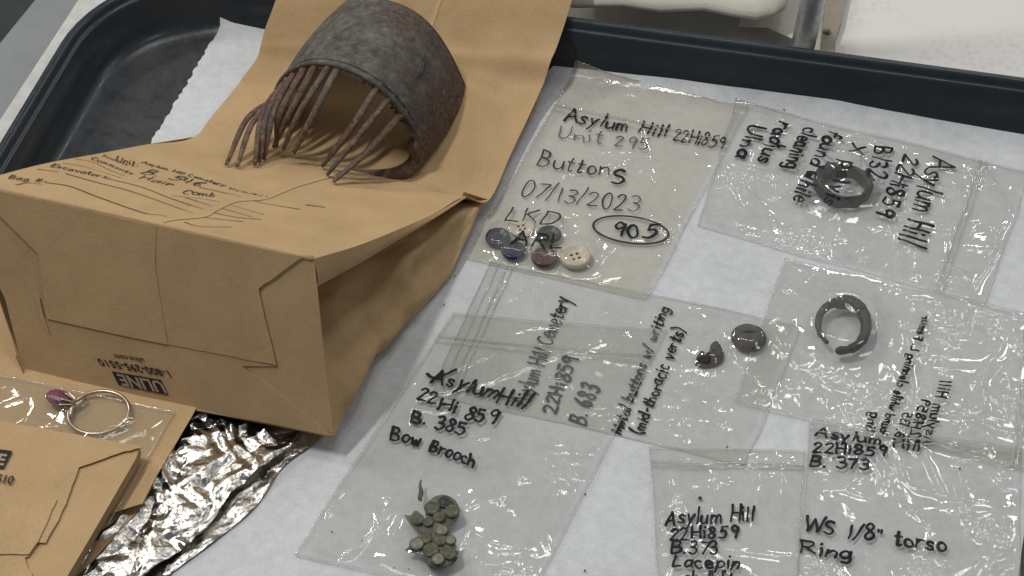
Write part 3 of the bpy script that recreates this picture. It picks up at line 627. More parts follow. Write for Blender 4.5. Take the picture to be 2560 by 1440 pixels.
# --- torso ring bag
bto, vto, pto = zip_bag('clear zip bag at lower right, labelled WS 1/8" torso Ring', [(2026, 1052), (2552, 1120), (2546, 1560), (1980, 1560)], ZP+.0007, 103,
    zips=(('v', .035, .0005), ('v', .06, .0004)), crease=60, camp=.0006, puff=.0012, crum=.00024,
    creases_px=((2230, 1210, 2500, 1280, .0007), (2240, 1280, 2420, 1275, .0004), (2110, 1220, 2180, 1190, .0006), (2370, 1440, 2500, 1395, .0005), (2250, 1250, 2330, 1330, .0006)))
for t, a, b_, up in (('Asylum Hill', (2038, 1090), (2300, 1128), (3, -25)), ('22Hi859', (2032, 1131), (2216, 1141), (3, -24)), ('B. 373', (2024, 1166), (2172, 1174), (3, -26)),
                     ('WS 1/8" torso', (2009, 1328), (2366, 1380), (3, -36)), ('Ring', (2003, 1384), (2130, 1398), (3, -34))): write(bto, vto, t, a, b_, up, .0011)
# --- upper right signet ring bag
b132, v132, p132 = zip_bag('clear zip bag at upper right holding the wide dark signet ring', [(1841, 249), (2575, 432), (2462, 760), (1744, 566)], ZP+.0004, 104,
    zips=(('u', .835, .0005), ('u', .855, .0004)), bulges=((2108, 462, .0125, .0088, .006),), crease=75, camp=.00065, puff=.0013, crum=.00026,
    creases_px=((1860, 280, 1880, 360, .0006), (2190, 480, 2255, 690, .0006), (1845, 440, 1875, 530, .0005), (1900, 330, 2090, 350, .0004), (1965, 490, 2060, 470, .0004)))
for t, a, b_, up in (('Asylum Hill', (2330, 390), (2246, 600), (58, 20)), ('22Hi859', (2262, 385), (2190, 535), (36, 12)), ('B132', (2188, 366), (2165, 440), (42, 8)),
                     ('X pelvis', (2130, 358), (2056, 508), (34, 10)), ('found while', (2072, 326), (1980, 500), (34, 10)), ('cleaning', (2010, 318), (1960, 418), (36, 8)),
                     ('radius', (1946, 304), (1894, 404), (34, 8)), ('Ulna', (1876, 312), (1840, 392), (34, 6))): write(b132, v132, t, a, b_, (up[0]*1.12, up[1]), .0013)
# --- lower right open ring bag
b135, v135, p135 = zip_bag('clear zip bag holding the open broken ring, with mirrored writing', [(1961, 647), (2610, 792), (2575, 1178), (1838, 1001)], ZP+.0011, 105,
    zips=(('u', .935, .0005), ('u', .955, .0004)), bulges=((2106, 822, .0125, .0078, .006),), crease=75, camp=.00062, puff=.0012, crum=.00024,
    creases_px=((1975, 660, 2085, 740, .0006), (2165, 745, 2200, 710, .0005), (2035, 745, 1930, 810, .0004), (2000, 960, 2130, 1050, .0007), (2130, 1050, 2300, 1115, .0006), (2250, 815, 2400, 835, .0005), (2100, 925, 2130, 1000, .0005), (1950, 970, 2010, 960, .0005), (2330, 905, 2400, 870, .0005)))
for t, a, b_, up in (('Asylum Hill', (2306, 1108), (2352, 952), (27, 6)), ('22Hi859', (2268, 1104), (2303, 996), (24, 6)), ('B. 135', (2236, 1090), (2258, 1032), (23, 6)),
                     ('found while cleaning L. Femur', (2196, 1088), (2308, 788), (22, 5)), ('Ring', (2162, 1086), (2176, 1029), (24, 5))): write(b135, v135, t, a, b_, up, .0008)
# --- button bag
bbt, vbt, pbt = zip_bag('yellowed clear zip bag of loose buttons, labelled Buttons 07/13/2023', [(1437, 155), (1872, 268), (1616, 748), (1165, 647)], ZP+.0005, 106, mats=(FILMY, FILMYB),
    zips=(('v', .20, .0005), ('v', .225, .0004)), bulges=((1245, 597, .005, .0042, .0035), (1284, 629, .005, .0042, .0035), (1361, 646, .005, .0042, .0035), (1438, 644, .006, .0048, .004), (1373, 589, .005, .0042, .004), (1304, 568, .005, .003, .004)),
    crease=46, camp=.0005, puff=.0010, crum=.00020, creases_px=((1440, 680, 1580, 600, .0005), (1570, 610, 1650, 590, .0004)))
for t, a, b_, up, w, mt in (('Asylum', (1410, 301), (1570, 329), (13, -30), .0011, INK), ('Hill', (1597, 331), (1664, 343), (12, -30), .0010, INK), ('22Hi859', (1682, 349), (1808, 374), (9, -30), .0008, INK),
                     ('Unit', (1394, 346), (1505, 360), (10, -32), .0007, INKF), ('295', (1534, 366), (1618, 376), (9, -28), .0007, INKF), ('Button', (1343, 414), (1520, 442), (16, -36), .0008, INKT), ('S', (1530, 460), (1562, 462), (12, -38), .0013, INK),
                     ('07/13/2023', (1298, 491), (1594, 530), (15, -38), .0007, INKT), ('LKD', (1264, 550), (1390, 562), (14, -30), .0008, INKT), ('ARL', (1280, 610), (1406, 624), (10, -32), .0013, INK), ('905', (1530, 591), (1636, 596), (9, -34), .0013, INK)):
    write(bbt, vbt, t, a, b_, up, w, mt)
el = [[(1577+94*math.cos(q)-3*math.sin(q), 575+12*math.cos(q)+33*math.sin(q)) for q in np.linspace(.3, 6.75, 50)]]
V, Fc = ribbon(el, vbt, .0009); sub('handwriting', V, Fc, INKT, bbt, False, 'hand-drawn oval ring around 905')
# --- bow brooch bag
bbr, vbr, pbr = zip_bag('clear zip bag holding the green brooch, labelled Bow Brooch', [(1132, 784), (1668, 828), (1318, 1505), (738, 1388)], ZP+.0008, 107,
    zips=(('v', .105, .0005), ('v', .13, .0004)), bulges=((1090, 1340, .011, .0042, .008), (1106, 1276, .006, .0040, .006)), crease=24, camp=.0005, puff=.0010, crum=.00012,
    creases_px=((960, 1170, 985, 1300, .0005), (1150, 1290, 1260, 1240, .0006), (1110, 1400, 1290, 1425, .0007), (1160, 1345, 1280, 1370, .0005), (1240, 1260, 1330, 1170, .0005), (1060, 930, 990, 1010, .0006), (860, 1220, 810, 1300, .0007)))
for t, a, b_, up, w in (('Asylum', (1078, 954), (1236, 999), (20, -34), .0012), ('Hill', (1240, 1008), (1312, 1020), (24, -36), .0012), ('22', (1041, 999), (1088, 1010), (9, -28), .0011), ('Hi', (1094, 1025), (1140, 1031), (16, -28), .0013),
                     ('859', (1160, 1046), (1236, 1062), (14, -33), .0012), ('B. 385', (1028, 1053), (1158, 1090), (10, -30), .0012), ('Bow', (976, 1097), (1052, 1118), (10, -33), .0012), ('Brooch', (1073, 1128), (1184, 1166), (10, -30), .0012)):
    write(bbr, vbr, t, a, b_, up, w)
V, Fc = ribbon([catmull(np.array([(1068, 935), (1082, 944), (1105, 940), (1140, 924)], float), 4)], vbr, .0012); sub('handwriting', V, Fc, INK, bbr, False, 'flourish before Asylum')
# --- gem ring bag (on the flat kraft bag)
ZG = ZA+.0012
bgm, vgm, pgm = zip_bag('clear zip bag holding the purple stone ring, on the flat kraft bag', [(-90, 918), (436, 1030), (272, 1312), (-150, 1230)], ZG, 108, zfun=lambda x, y: 0*np.asarray(x, float),
    bulges=((247, 1027, .011, .0024, .006), (150, 990, .004, .0045, .005)), crease=26, camp=.0005, puff=.0007, creases_px=((386, 1140, 431, 1045, .0007), (304, 1241, 386, 1140, .0006), (0, 1020, 70, 1000, .0006), (180, 985, 200, 1010, .0004)))

# ================================================================== THINGS INSIDE THE BAGS
def button(px, py, r, mat, label, lift, holes=4, h=.0028, tilt=0):
    c = P(px, py, ZP+lift); name = 'button'
    t = thing(name, c, label, 'button', 'buttons in the yellowed bag')
    prof_ = [(r*.75, 0), (r*.97, h*.3), (r, h*.55), (r*.96, h*.85), (r*.86, h), (r*.74, h*.95), (r*.60, h*.66), (r*.3, h*.58), (r*.02, h*.58)]
    sub('disc', *lathe(c, prof_, 32), mat, t)
    if holes:
        for k in range(4):
            q = rad(45+90*k+20); cc = c+np.array([math.cos(q), math.sin(q), 0])*r*.27+np.array([0, 0, h*.585]); sub('thread_hole', *lathe(cc, [(r*.10, -.0001), (r*.11, .00004), (r*.02, .00006)], 10), HOLEM, t)
    return t
button(1245, 600, .0055, NAVYB, 'navy blue button at far left of the buttons bag', .0006)
button(1284, 633, .0054, NAVYB, 'navy blue button touching the bottom right of the other navy one', .0006)
button(1373, 594, .0054, GREYB, 'dark grey button behind the handwritten initials ARL', .0006)
button(1361, 650, .0057, BROWNB, 'brown four-hole button between the blue and white buttons', .0006)
button(1438, 649, .0069, CREAMB, 'large glossy white four-hole button at right of the buttons', .0006, h=.0034)
button(1304, 572, .0058, CREAMB, 'pale cream button half hidden behind the letters LKD', .0006, h=.0014)

# corroded metal buttons
c = P(1871, 850, ZP+.0005); t = thing('metal_button', c, 'round corroded dark metal button with a raised ridge', 'metal button')
sub('disc', *lathe(c, [(.0058, 0), (.0071, .0008), (.0073, .0016), (.0068, .0024), (.0060, .0029), (.0045, .0036), (.0022, .0040), (.0003, .0041)], 40, .03), IRONM, t)
rp = [hit(x, y, BVHTree.FromPolygons([Vector(p) for p in lathe(c, [(.0073, .0016), (.0060, .0029), (.0045, .0036), (.0022, .0040), (.0001, .0041)], 40)[0]], lathe(c, [(.0073, .0016), (.0060, .0029), (.0045, .0036), (.0022, .0040), (.0001, .0041)], 40)[1]))[0] for x, y in ((1837, 842), (1852, 833), (1872, 830), (1890, 831))]
rp = [p for p in rp if p is not None]
if len(rp) > 2: sub('ridge', *tube(catmull(rp, 5), .00045, 8), IRONM, t)
poly = [(1738, 908), (1741, 890), (1750, 878), (1763, 880), (1773, 874), (1777, 858), (1788, 851), (1799, 858), (1808, 874), (1809, 892), (1800, 905), (1780, 913), (1757, 915)]
def lump(poly_px, z0, h, seed, spacing=.0007, round_=.0022):
    pw = pxpoly(poly_px, z0); pw = [tuple(p) for p in catmull(np.array(pw+[pw[0]]), 4)[:-1]]; arr = np.array(pw)
    def hf(x, y):
        d = np.array([np.min(np.hypot(arr[:, 0]-a, arr[:, 1]-b_)) for a, b_ in zip(x, y)]); return h*np.sqrt(np.clip(d/round_, 0, 1))+h*.42*fbm(x*520, y*520, seed)*np.clip(d/.001, 0, 1)
    return sheet(pw, spacing, level(z0), hf, .0004)
V, Fc = lump([(x, y+4) for x, y in poly], ZP+.0006, .0028, 5)
solo('metal_button_fragment', V, Fc, IRONM, 'crescent-shaped broken fragment of a corroded metal button', 'metal fragment')

# signet ring (wide band lying flat)
c = P(2108, 480, ZP+.0010); t = thing('signet_ring', c, 'wide dark bronze signet ring inside the upper right bag', 'ring'); V = []; N = 64; prof_ = [(0, 0), (1, .02), (1.12, .3), (1.12, .7), (1, .98), (0, 1), (-.10, .7), (-.10, .3)]
for k in range(N):
    q = 2*math.pi*k/N; top = max(0, math.cos(q-rad(140)))**3; rt_ = max(0, math.cos(q-rad(15)))**4; hh = .0066+.0008*top; th_ = .0013+.0026*top+.0016*rt_+.0002*math.sin(5*q); ri = .0096
    for a, b_ in prof_:
        r = ri+a*th_+.0002*math.sin(9*q+b_*4); V.append((c[0]+r*math.cos(q)*1.02, c[1]+r*math.sin(q)*.98, c[2]+b_*hh+.0002*math.sin(7*q)))
Fc = [(k*8+j, ((k+1) % N)*8+j, ((k+1) % N)*8+(j+1) % 8, k*8+(j+1) % 8) for k in range(N) for j in range(8)]
sub('band', V, Fc, BRONZE, t)
for (x, y) in ((2048, 440), (2072, 408), (2172, 425), (2180, 448)):
    cc = P(x, y, ZP+.0082); sub('setting_knob', *lathe(cc-np.array([0, 0, .0012]), [(.0012, 0), (.0015, .0006), (.0013, .0012), (.0005, .0017)], 14, .08), BRONZE, t)

# open broken ring
path = [(2065, 862), (2047, 840), (2039, 812), (2046, 782), (2066, 760), (2092, 751), (2120, 750), (2146, 760), (2164, 783), (2171, 812), (2166, 842), (2150, 866), (2126, 879), (2100, 883), (2089, 883)]
rr = [.0008, .0011, .0014, .0016, .0018, .0026, .0031, .0030, .0026, .0024, .0022, .0020, .0018, .0016, .0012]
pw = catmull([P(2106+(x-2106)*.91, 814+(y-814)*.91, ZP+.0048) for x, y in path], 5); rw = np.interp(np.linspace(0, 1, len(pw)), np.linspace(0, 1, len(rr)), rr)*(1+.24*noise(np.arange(len(pw))*.45, 0*np.arange(len(pw)), 2))
t = thing('open_ring', P(2106, 815, ZP), 'open dark corroded ring with a gap at its lower left', 'ring'); sub('hoop', *tube(pw, rw, 12), BRONZE, t)
kn = [(2078, 756), (2095, 750), (2112, 747), (2129, 749), (2144, 756), (2156, 768)]
for i, (x, y) in enumerate(kn):
    cc = P(x, y, ZP+.0066); sub('bezel_lump', *lathe(cc-np.array([0, .0002, .0002]), [(.0008, -.0006), (.0017, 0), (.0015, .0010), (.0005, .0015)], 12, .15), BRONZE, t)

# bow brooch
zb = ZP+.0034
br = thing('bow_brooch', P(1085, 1340, zb), 'small green corroded bow brooch with pale stones in its lobes', 'brooch')
lobes = [[(1106+43*math.cos(q), 1278+41*math.sin(q)) for q in np.linspace(0, 2*math.pi, 16, endpoint=False)],
         [(1010, 1287), (1026, 1288), (1036, 1277), (1046, 1279), (1056, 1292), (1060, 1305), (1082, 1318), (1078, 1334), (1058, 1332), (1038, 1322), (1020, 1302)],
         [(1012, 1375), (1022, 1366), (1030, 1350), (1046, 1340), (1070, 1338), (1072, 1352), (1062, 1370), (1050, 1380), (1028, 1380)],
         [(1070, 1300), (1100, 1308), (1122, 1318), (1126, 1338), (1138, 1360), (1146, 1385), (1138, 1404), (1118, 1416), (1094, 1420), (1070, 1414), (1058, 1394), (1060, 1368), (1076, 1344), (1082, 1322)]]
for i, lb in enumerate(lobes):
    V, Fc = lump(lb, zb+.0003*i, .0011, 11+i, .0007, .0012); sub('lobe', V, Fc, VERDI, br)
def cab(px, py, r, mat, z, h=.0014, name='stone', sx=1.0):
    cc = P(px, py, z); tt = sub(name, *lathe(cc, [(r, -.0006), (r, h*.45), (r*.95, h*.6), (r*.82, h*.5), (r*.6, h*.42), (r*.42, h*.55), (r*.2, h*.62), (r*.03, h*.62)], 22, .035, sx), mat, br)
    V, Fc = tube([cc+np.array([r*1.05*sx*math.cos(q), r*1.05*math.sin(q), h*.25]) for q in np.linspace(0, 2*math.pi, 25)], .0003, 6, caps=False); sub('stone_rim', V, Fc, VERDI, tt)
for (x, y, r, m_) in ((1104, 1327, .0021, STONEM), (1042, 1361, .0023, STONEM), (1077, 1376, .0026, VERDI), (1095, 1399, .0021, STONEM), (1080, 1271, .0026, VERDI), (1112, 1255, .0023, BRONZE), (1130, 1279, .0025, VERDI), (1044, 1299, .0021, VERDI), (1124, 1384, .0024, VERDI), (1066, 1348, .0018, VERDI), (1100, 1352, .0020, VERDI), (1127, 1352, .0017, STONEM), (1070, 1306, .0016, VERDI), (1098, 1294, .0020, VERDI)):
    cab(x, y, r, m_, zb+.0022)
pf = catmull([P(x, y, ZP+.0040) for x, y in ((1053, 1200), (1050, 1212), (1053, 1230), (1050, 1246), (1053, 1252))], 5)
solo('pin_fragment', *tube(pf, np.interp(np.linspace(0, 1, len(pf)), [0, .3, .6, 1], [.0003, .0006, .0010, .0006]), 8), VERDI, 'thin green corroded pin fragment above the bow brooch', 'pin fragment')

# gem ring
gr = thing('gem_ring', P(247, 1028, ZG), 'thin silver ring with a purple stone, inside its clear bag', 'ring')
cc = P(247, 1031, ZG+.0012); hp = [cc+np.array([.0117*math.cos(q), .0102*math.sin(q), .0003*math.sin(q)]) for q in np.linspace(0, 2*math.pi, 60)]
sub('hoop', *tube(hp, .00075, 10, caps=False), SILVER, gr)
gc = P(152, 996, ZG+.0030); gdir = (P(195, 1010, ZG+.0025)-gc); gdir /= np.linalg.norm(gdir); sd = np.cross(gdir, [0, 0, 1]); sd /= np.linalg.norm(sd); upv = np.cross(sd, gdir)
V = []; prs = [(-.0062, .0003), (-.0054, .0020), (-.0036, .0032), (-.0012, .0036), (.0012, .0033), (.0030, .0022), (.0042, .0010), (.0048, .0002)]
for d, r in prs:
    for k in range(14): q = 2*math.pi*k/14; V.append(gc+gdir*d+sd*r*math.cos(q)+upv*r*.55*math.sin(q))
Fc = grid_faces(14, len(prs), 0, True)+[tuple(range(14))[::-1], tuple(range(98, 112))]; sub('gemstone', V, Fc, GEMM, gr, False)
for s, u_ in ((1, .4), (-1, .4), (.4, 1), (-.5, 1)):
    pr_ = catmull([P(190, 1014, ZG+.002), gc+gdir*.0052+sd*s*.0016+upv*u_*.001, gc+gdir*.0012+sd*s*.0034+upv*u_*.0018], 5); sub('prong', *tube(pr_, .00045, 8), SILVER, gr)
c1 = catmull([P(176, 1040, ZG+.0012), P(180, 1020, ZG+.0018), P(190, 1012, ZG+.002), P(206, 1003, ZG+.0018), P(214, 997, ZG+.0012)], 5); sub('shoulder', *tube(c1, .0008, 8), SILVER, gr)
# ================================================================== UPPER FLAT KRAFT BAG with printed corner (lower left)
ZB = ZG+.0062
ub = thing('folded_paper_bag', P(100, 1250, ZB-.004), 'folded flat kraft paper bag with a torn zigzag flap at the lower left corner', 'paper bag')
random.seed(33)
tilt_n = np.array([0.0, 0.0, 1.0])
V, Fc = sheet(pxpoly([(-140, 1035), (0, 1053), (180, 1085), (349, 1117), (340, 1146), (247, 1307), (168, 1441), (130, 1510), (-140, 1500)], ZB), .006, level(ZB), wav(13, .0004), .0045)
sub('bag_body', V, Fc, KRAFT, ub)
V, Fc = sheet(pxpoly([(-140, 1033), (0, 1051), (180, 1083), (352, 1115), (356, 1119), (310, 1128), (197, 1167), (186, 1200), (165, 1258), (140, 1310), (114, 1357), (94, 1356), (71, 1390), (62, 1394), (82, 1444), (100, 1510), (-140, 1500)], ZB+.0010), .0022, level(ZB+.0010), wav(13, .0004), .0004, .00025)
sub('upper_flap', V, Fc, KRAFT, ub, True, 'upper flap of the bag with a sawtooth cut edge')
V, Fc = sheet(pxpoly([(-140, 1205), (0, 1222), (70, 1234), (142, 1247), (124, 1290), (96, 1352), (72, 1385), (-140, 1385)], ZB+.0016), .0025, level(ZB+.0016), wav(13, .0004), .0003, .0002)
sub('glued_patch', V, Fc, KRAFT, ub, True, 'rectangular glued patch of the flap')
PB = (np.array([0, 0, ZB+.0016]), np.array([0, 0, 1.]))
def quad_on(parent, pts, plane, lift, mat, name, label=None):
    V = [Pplane(x, y, np.array(plane[0])+np.array(plane[1])*lift, plane[1]) for x, y in pts]; return sub(name, V, [tuple(range(len(V)))], mat, parent, False, label)
quad_on(ub, [(-117, 1154), (8, 1171), (31, 1127), (-94, 1111)], PB, .0001, PRINT, 'logo_block', 'black printed logo block')
font_print(ub, 'ULINE', (-106, 1147), (9, 1163), (10, -27), PB, .0003, PRINTW, .03, 'logo_lettering', 'pale letters ULINE')
font_print(ub, '1-800-295-5510', (-152, 1186), (30, 1210), (8, -20), PB, .0001, PRINT, .02, 'printed_text', 'printed phone number 1-800-295-5510')

# ================================================================== BIG KRAFT BAG on its side
bag = thing('paper_bag', P(430, 1010, .011), 'large kraft paper bag lying on its side under the old comb', 'paper bag')
L = [(-70, 458, 75), (100, 413, 60), (250, 385, 45), (370, 362, 32), (480, 345, 18), (530, 290, 11), (590, 218, 8), (608, 192, 9), (644, 141, 14), (661, 77, 22), (689, 0, 32), (720, -110, 45), (740, -200, 52)]
R_ = [(785, 647, 73), (900, 612, 57), (1000, 572, 42), (1080, 537, 29), (1160, 492, 17), (1222, 500, 9), (1277, 385, 8), (1335, 262, 10), (1362, 195, 15), (1400, 95, 24), (1430, 0, 34), (1465, -120, 46), (1490, -200, 52)]
Gd = lerp_rows(L, R_, 90, 9); nv, nu = Gd.shape[:2]
tt = np.linspace(0, 1, nu)[None, :]; ss = np.linspace(0, 1, nv)[:, None]
wr = .0012*fbm(Gd[..., 0]*26, Gd[..., 1]*26, 5)*np.sin(math.pi*np.clip(tt, 0, 1))**.5
for cx_, cy_, an, ln_, wd_, am_ in ((-.120, .02, .5, .03, .0022, .0008), (-.07, .00, 2.3, .03, .003, -.0008), (-.16, .03, 2.6, .022, .002, .0006), (-.05, .09, .2, .03, .003, .0009), (-.03, .06, 1.9, .02, .002, -.0007), (-.10, .05, 1.2, .025, .0025, .0007), (-.03, .125, 2.8, .03, .003, .0009), (-.075, -.02, .9, .02, .002, .0006)):
    dx, dy = Gd[..., 0]-cx_, Gd[..., 1]-cy_; s_ = dx*math.cos(an)+dy*math.sin(an); t_2 = -dx*math.sin(an)+dy*math.cos(an)
    Gd[..., 2] += am_*np.exp(-np.abs(t_2/wd_)**1.3)*np.exp(-(s_/ln_)**4)*np.sin(math.pi*tt)**.4*sstep(.03, .12, ss)
# soft cross fold beside the comb and a shallow sag behind it
Gd[..., 2] += wr*sstep(.03, .15, ss)+.0016*np.exp(-((ss-.70)/.018)**2)*(.3+.7*tt)-.0014*np.exp(-((ss-.66)/.03)**2)*tt
Vt = Gd.reshape(-1, 3); Ft = grid_faces(nu, nv); top_bvh = bvh_of(Vt, Ft)
def skin(Gr, th=.0004):                        # thin solid from a grid
    a, b_ = Gr.shape[:2]; V = Gr.reshape(-1, 3); N = len(V)
    du = np.gradient(Gr, axis=1); dv_ = np.gradient(Gr, axis=0); n = np.cross(du, dv_); n /= np.maximum(np.linalg.norm(n, axis=2), 1e-12)[..., None]
    V2 = (Gr-n*th).reshape(-1, 3); f = grid_faces(b_, a); f2 = [tuple(reversed([i+N for i in q])) for q in f]
    rim = list(range(b_))+[i*b_+b_-1 for i in range(1, a)]+[(a-1)*b_+i for i in range(b_-2, -1, -1)]+[i*b_ for i in range(a-2, 0, -1)]
    f3 = [(rim[i]+2*N, rim[(i+1) % len(rim)]+2*N, rim[(i+1) % len(rim)]+3*N, rim[i]+3*N) for i in range(len(rim))]
    return np.vstack([V, V2, V, V2]), f+f2+f3
sub('front_panel', *skin(Gd), KRAFT, bag)
# bottom end panel: the plane through its corners
pTL, pTR, pBR = P(-70, 458, .075), P(785, 647, .073), P(835, 1094, .0115)
nB = np.cross(pBR-pTR, pTL-pTR); nB /= np.linalg.norm(nB); nB *= np.sign(np.dot(nB, -FW))
exB = (pTR-pTL)/np.linalg.norm(pTR-pTL); eyB = np.cross(nB, exB)
frameB = lambda off: (pTR+nB*off, exB, eyB, nB)
def face_poly(pts, off):
    o = pTR+nB*off; out = []
    for x, y in pts: p = Pplane(x, y, o, nB)-o; out.append((p @ exB, p @ eyB))
    return out
bulge = lambda x, y: .0004*noise(x*25, y*25, 8)+.0005*np.abs(noise(x*16+.3*noise(y*30, x*30, 2), y*16, 21))
random.seed(4)
base_px = [(-70, 458), (150, 507), (400, 563), (600, 607), (785, 647), (793, 715), (806, 840), (835, 1094), (600, 1046), (420, 1018), (240, 982), (62, 941), (38, 892), (47, 880), (12, 746), (0, 722), (-35, 640)]
V, Fc = sheet(face_poly(base_px, -.0004), .006, frameB(-.0004), bulge, .0004); sub('bottom_panel', V, Fc, KRAFT, bag)
V, Fc = sheet(face_poly([(118, 796), (330, 840), (560, 886), (694, 915), (606, 915), (640, 940), (834, 1091), (600, 1045), (420, 1017), (240, 981), (63, 940), (39, 892), (104, 797)], .0004), .005, frameB(.0001), bulge, .0004, .0)
sub('lower_flap', V, Fc, KRAFT, bag, True, 'lower end flap with the printed logo')
V, Fc = sheet(face_poly([(-66, 462), (150, 510), (400, 565), (600, 609), (758, 642), (720, 668), (648, 720), (662, 790), (692, 912), (655, 905), (340, 846), (118, 797), (108, 730), (96, 636), (0, 541), (-50, 500)], .0004), .0025, frameB(.0004), bulge, .0003, .00018)
sub('upper_flap', V, Fc, KRAFT, bag, True, 'upper end flap with rough cut edges')
V, Fc = sheet(face_poly([(-64, 463), (150, 511), (392, 566), (388, 660), (402, 760), (420, 861), (340, 845), (119, 796), (109, 730), (97, 636), (1, 541), (-50, 500)], .0007), .006, frameB(.0007), bulge, .0003)
sub('overlap_panel', V, Fc, KRAFT, bag, True, 'overlapping left half of the end flap')
V, Fc = sheet(face_poly([(88, 737), (98, 738), (110, 790), (118, 812), (126, 838), (113, 815), (98, 780)], .0006), .002, frameB(.0006), bulge, .0002, .0002); sub('glue_tab', V, Fc, KRAFT_IN, bag)
# rolled top edge softens the fold
ed = [P(x, y, z/1000)+nB*.0001 for x, y, z in ((-70, 459, 75), (200, 518, 74.4), (400, 563, 74), (600, 607, 73.4), (780, 646, 73))]
sub('folded_edge', *tube(catmull(np.array(ed)-nB*.0007-np.array([0, 0, .0003]), 8), .0012, 12), KRAFT, bag)
# print on the bottom panel
PL = (pTR+nB*.0006, nB)
PLb = (pTR+nB*.0009, nB)
quad_on(bag, [(279, 928), (402, 950), (421, 988), (296, 962)], PLb, 0, PRINT, 'logo_block', 'black printed logo block')
font_print(bag, 'ULINE', (403, 955), (291, 935), (15, 29), PLb, .00025, PRINTW, .03, 'logo_lettering', 'pale letters ULINE')
font_print(bag, '1-800-295-5510', (418, 926), (240, 896), (12, 18), PLb, .0000, PRINT, .02, 'printed_text', 'printed phone number 1-800-295-5510')
font_print(bag, 'uline.com', (358, 896), (284, 885), (5.5, 12), PLb, .0000, PRINT, .015, 'printed_text', 'printed web address uline.com')
# side gusset, folded inward
NG = 22
A = [(785, 647, 73), (900, 612, 57), (1000, 572, 42), (1080, 537, 29), (1160, 492, 17)]
Bm = [(794, 716, 60), (905, 655, 49), (1000, 598, 38), (1082, 549, 27.5), (1162, 494, 16.3)]
Dm = [(834, 1092, 11), (925, 890, 2.5), (1010, 810, 2.2), (1098, 712, 2.5), (1210, 503, 6)]
Aw = catmull([P(x, y, z/1000) for x, y, z in A], NG); Bw = catmull([P(x, y, z/1000) for x, y, z in Bm], NG); k = len(Aw)
Dp = np.array([P(x, y, z/1000) for x, y, z in [(834, 1092, 11), (868, 1000, 6), (900, 936, 4), (925, 891, 2.5), (945, 882, 2.2), (1000, 816, 2.2), (1050, 768, 2.2), (1085, 731, 2.2), (1118, 690, 2.5), (1150, 620, 3), (1210, 503, 6)]])
Dl = np.concatenate([[0], np.cumsum(np.linalg.norm(np.diff(Dp, axis=0), axis=1))]); Dw = np.stack([np.interp(np.linspace(0, Dl[-1], len(Aw)), Dl, Dp[:, q]) for q in range(3)], 1)
ax_in = np.array([-.93, .36, 0]); depth = np.linspace(.042, .005, k)
Cw = Bw+ax_in[None]*depth[:, None]; Cw[:, 2] -= np.linspace(.006, .001, k)
Ew = Cw*.45+Dw*.55; Ew += .0020*np.array([[math.sin(i*.18), 0, math.cos(i*.25)] for i in range(k)])
def strip(rows_, nsub):
    rows_ = [np.array(r) for r in rows_]; out = []
    for i in range(len(rows_[0])): out.append(catmull([r[i] for r in rows_], nsub))
    return np.array(out)
sub('gusset_upper', *skin(strip([Aw+np.array([0, 0, -.0001]), Aw*.4+Bw*.6+np.array([.0006, -.0004, 0]), Bw], 4)), KRAFT_IN, bag)
sub('gusset_inner', *skin(strip([Bw, Bw*.5+Cw*.5+np.array([0, 0, -.001]), Cw], 5)), KRAFT_IN, bag)
Gl = strip([Cw, Cw*.72+Dw*.28+ax_in*.004+np.array([0, 0, -.004]), Ew+ax_in[None]*np.linspace(.006, .001, k)[:, None], Dw*.85+Cw*.15+np.array([.001, 0, .001]), Dw], 12)
gl_s = np.linspace(0, k*.0012, k)[:, None]+0*Gl[..., 0]; gl_t = np.linspace(0, .07, Gl.shape[1])[None, :]+0*Gl[..., 0]
crk = crumple(gl_s*.55, gl_t*.8, 77, .030, .0150)-.006+.0018*fbm(gl_s*60, gl_t*60, 9)
Gl += crk[..., None]*np.array([.75, -.25, .45])*(np.sin(np.linspace(.15, math.pi-.12, Gl.shape[1]))**.7)[None, :, None]*np.minimum(1, np.minimum(np.linspace(0, 9, k), np.linspace(3, 0, k)))[:, None, None]
sub('gusset_lower', *skin(Gl), KRAFT_IN, bag)
# under side of the bag and its far tip
Ur = catmull([P(x, y, z/1000) for x, y, z in Dm+[(1275, 388, 5), (1345, 255, 6)]], 6); Ul = catmull([P(x, y, z/1000) for x, y, z in ((62, 941, 11), (160, 760, 4), (260, 620, 4), (340, 500, 4), (430, 390, 5), (560, 280, 5), (640, 180, 6))], 6)
t_ = np.linspace(0, 1, 30); Gu = Ul[:, None]*(1-t_)[None, :, None]+Ur[:, None]*t_[None, :, None]; sub('back_panel', *skin(Gu), KRAFT_IN, bag)
Gs = strip([P(-70, 458, .075)*(1-q)+P(480, 345, .018)*q for q in [0]] and [catmull([P(x, y, z/1000) for x, y, z in L[:5]], 8), catmull([P(x, y, z/1000) for x, y, z in ((-35, 640, 45), (100, 560, 32), (250, 470, 24), (370, 410, 18), (480, 350, 12))], 8), catmull([P(x, y, z/1000) for x, y, z in ((62, 941, 11), (160, 760, 4), (260, 620, 4), (340, 500, 4), (430, 390, 5))], 8)], 4)
sub('gusset_far', *skin(Gs), KRAFT_IN, bag)
V, Fc = [P(1160, 480, .0165), P(1224, 500, .0085), P(1190, 502, .0075), P(1150, 497, .015)], [(0, 1, 2, 3)]
sub('corner_tip', V, Fc, KRAFT, bag, False)
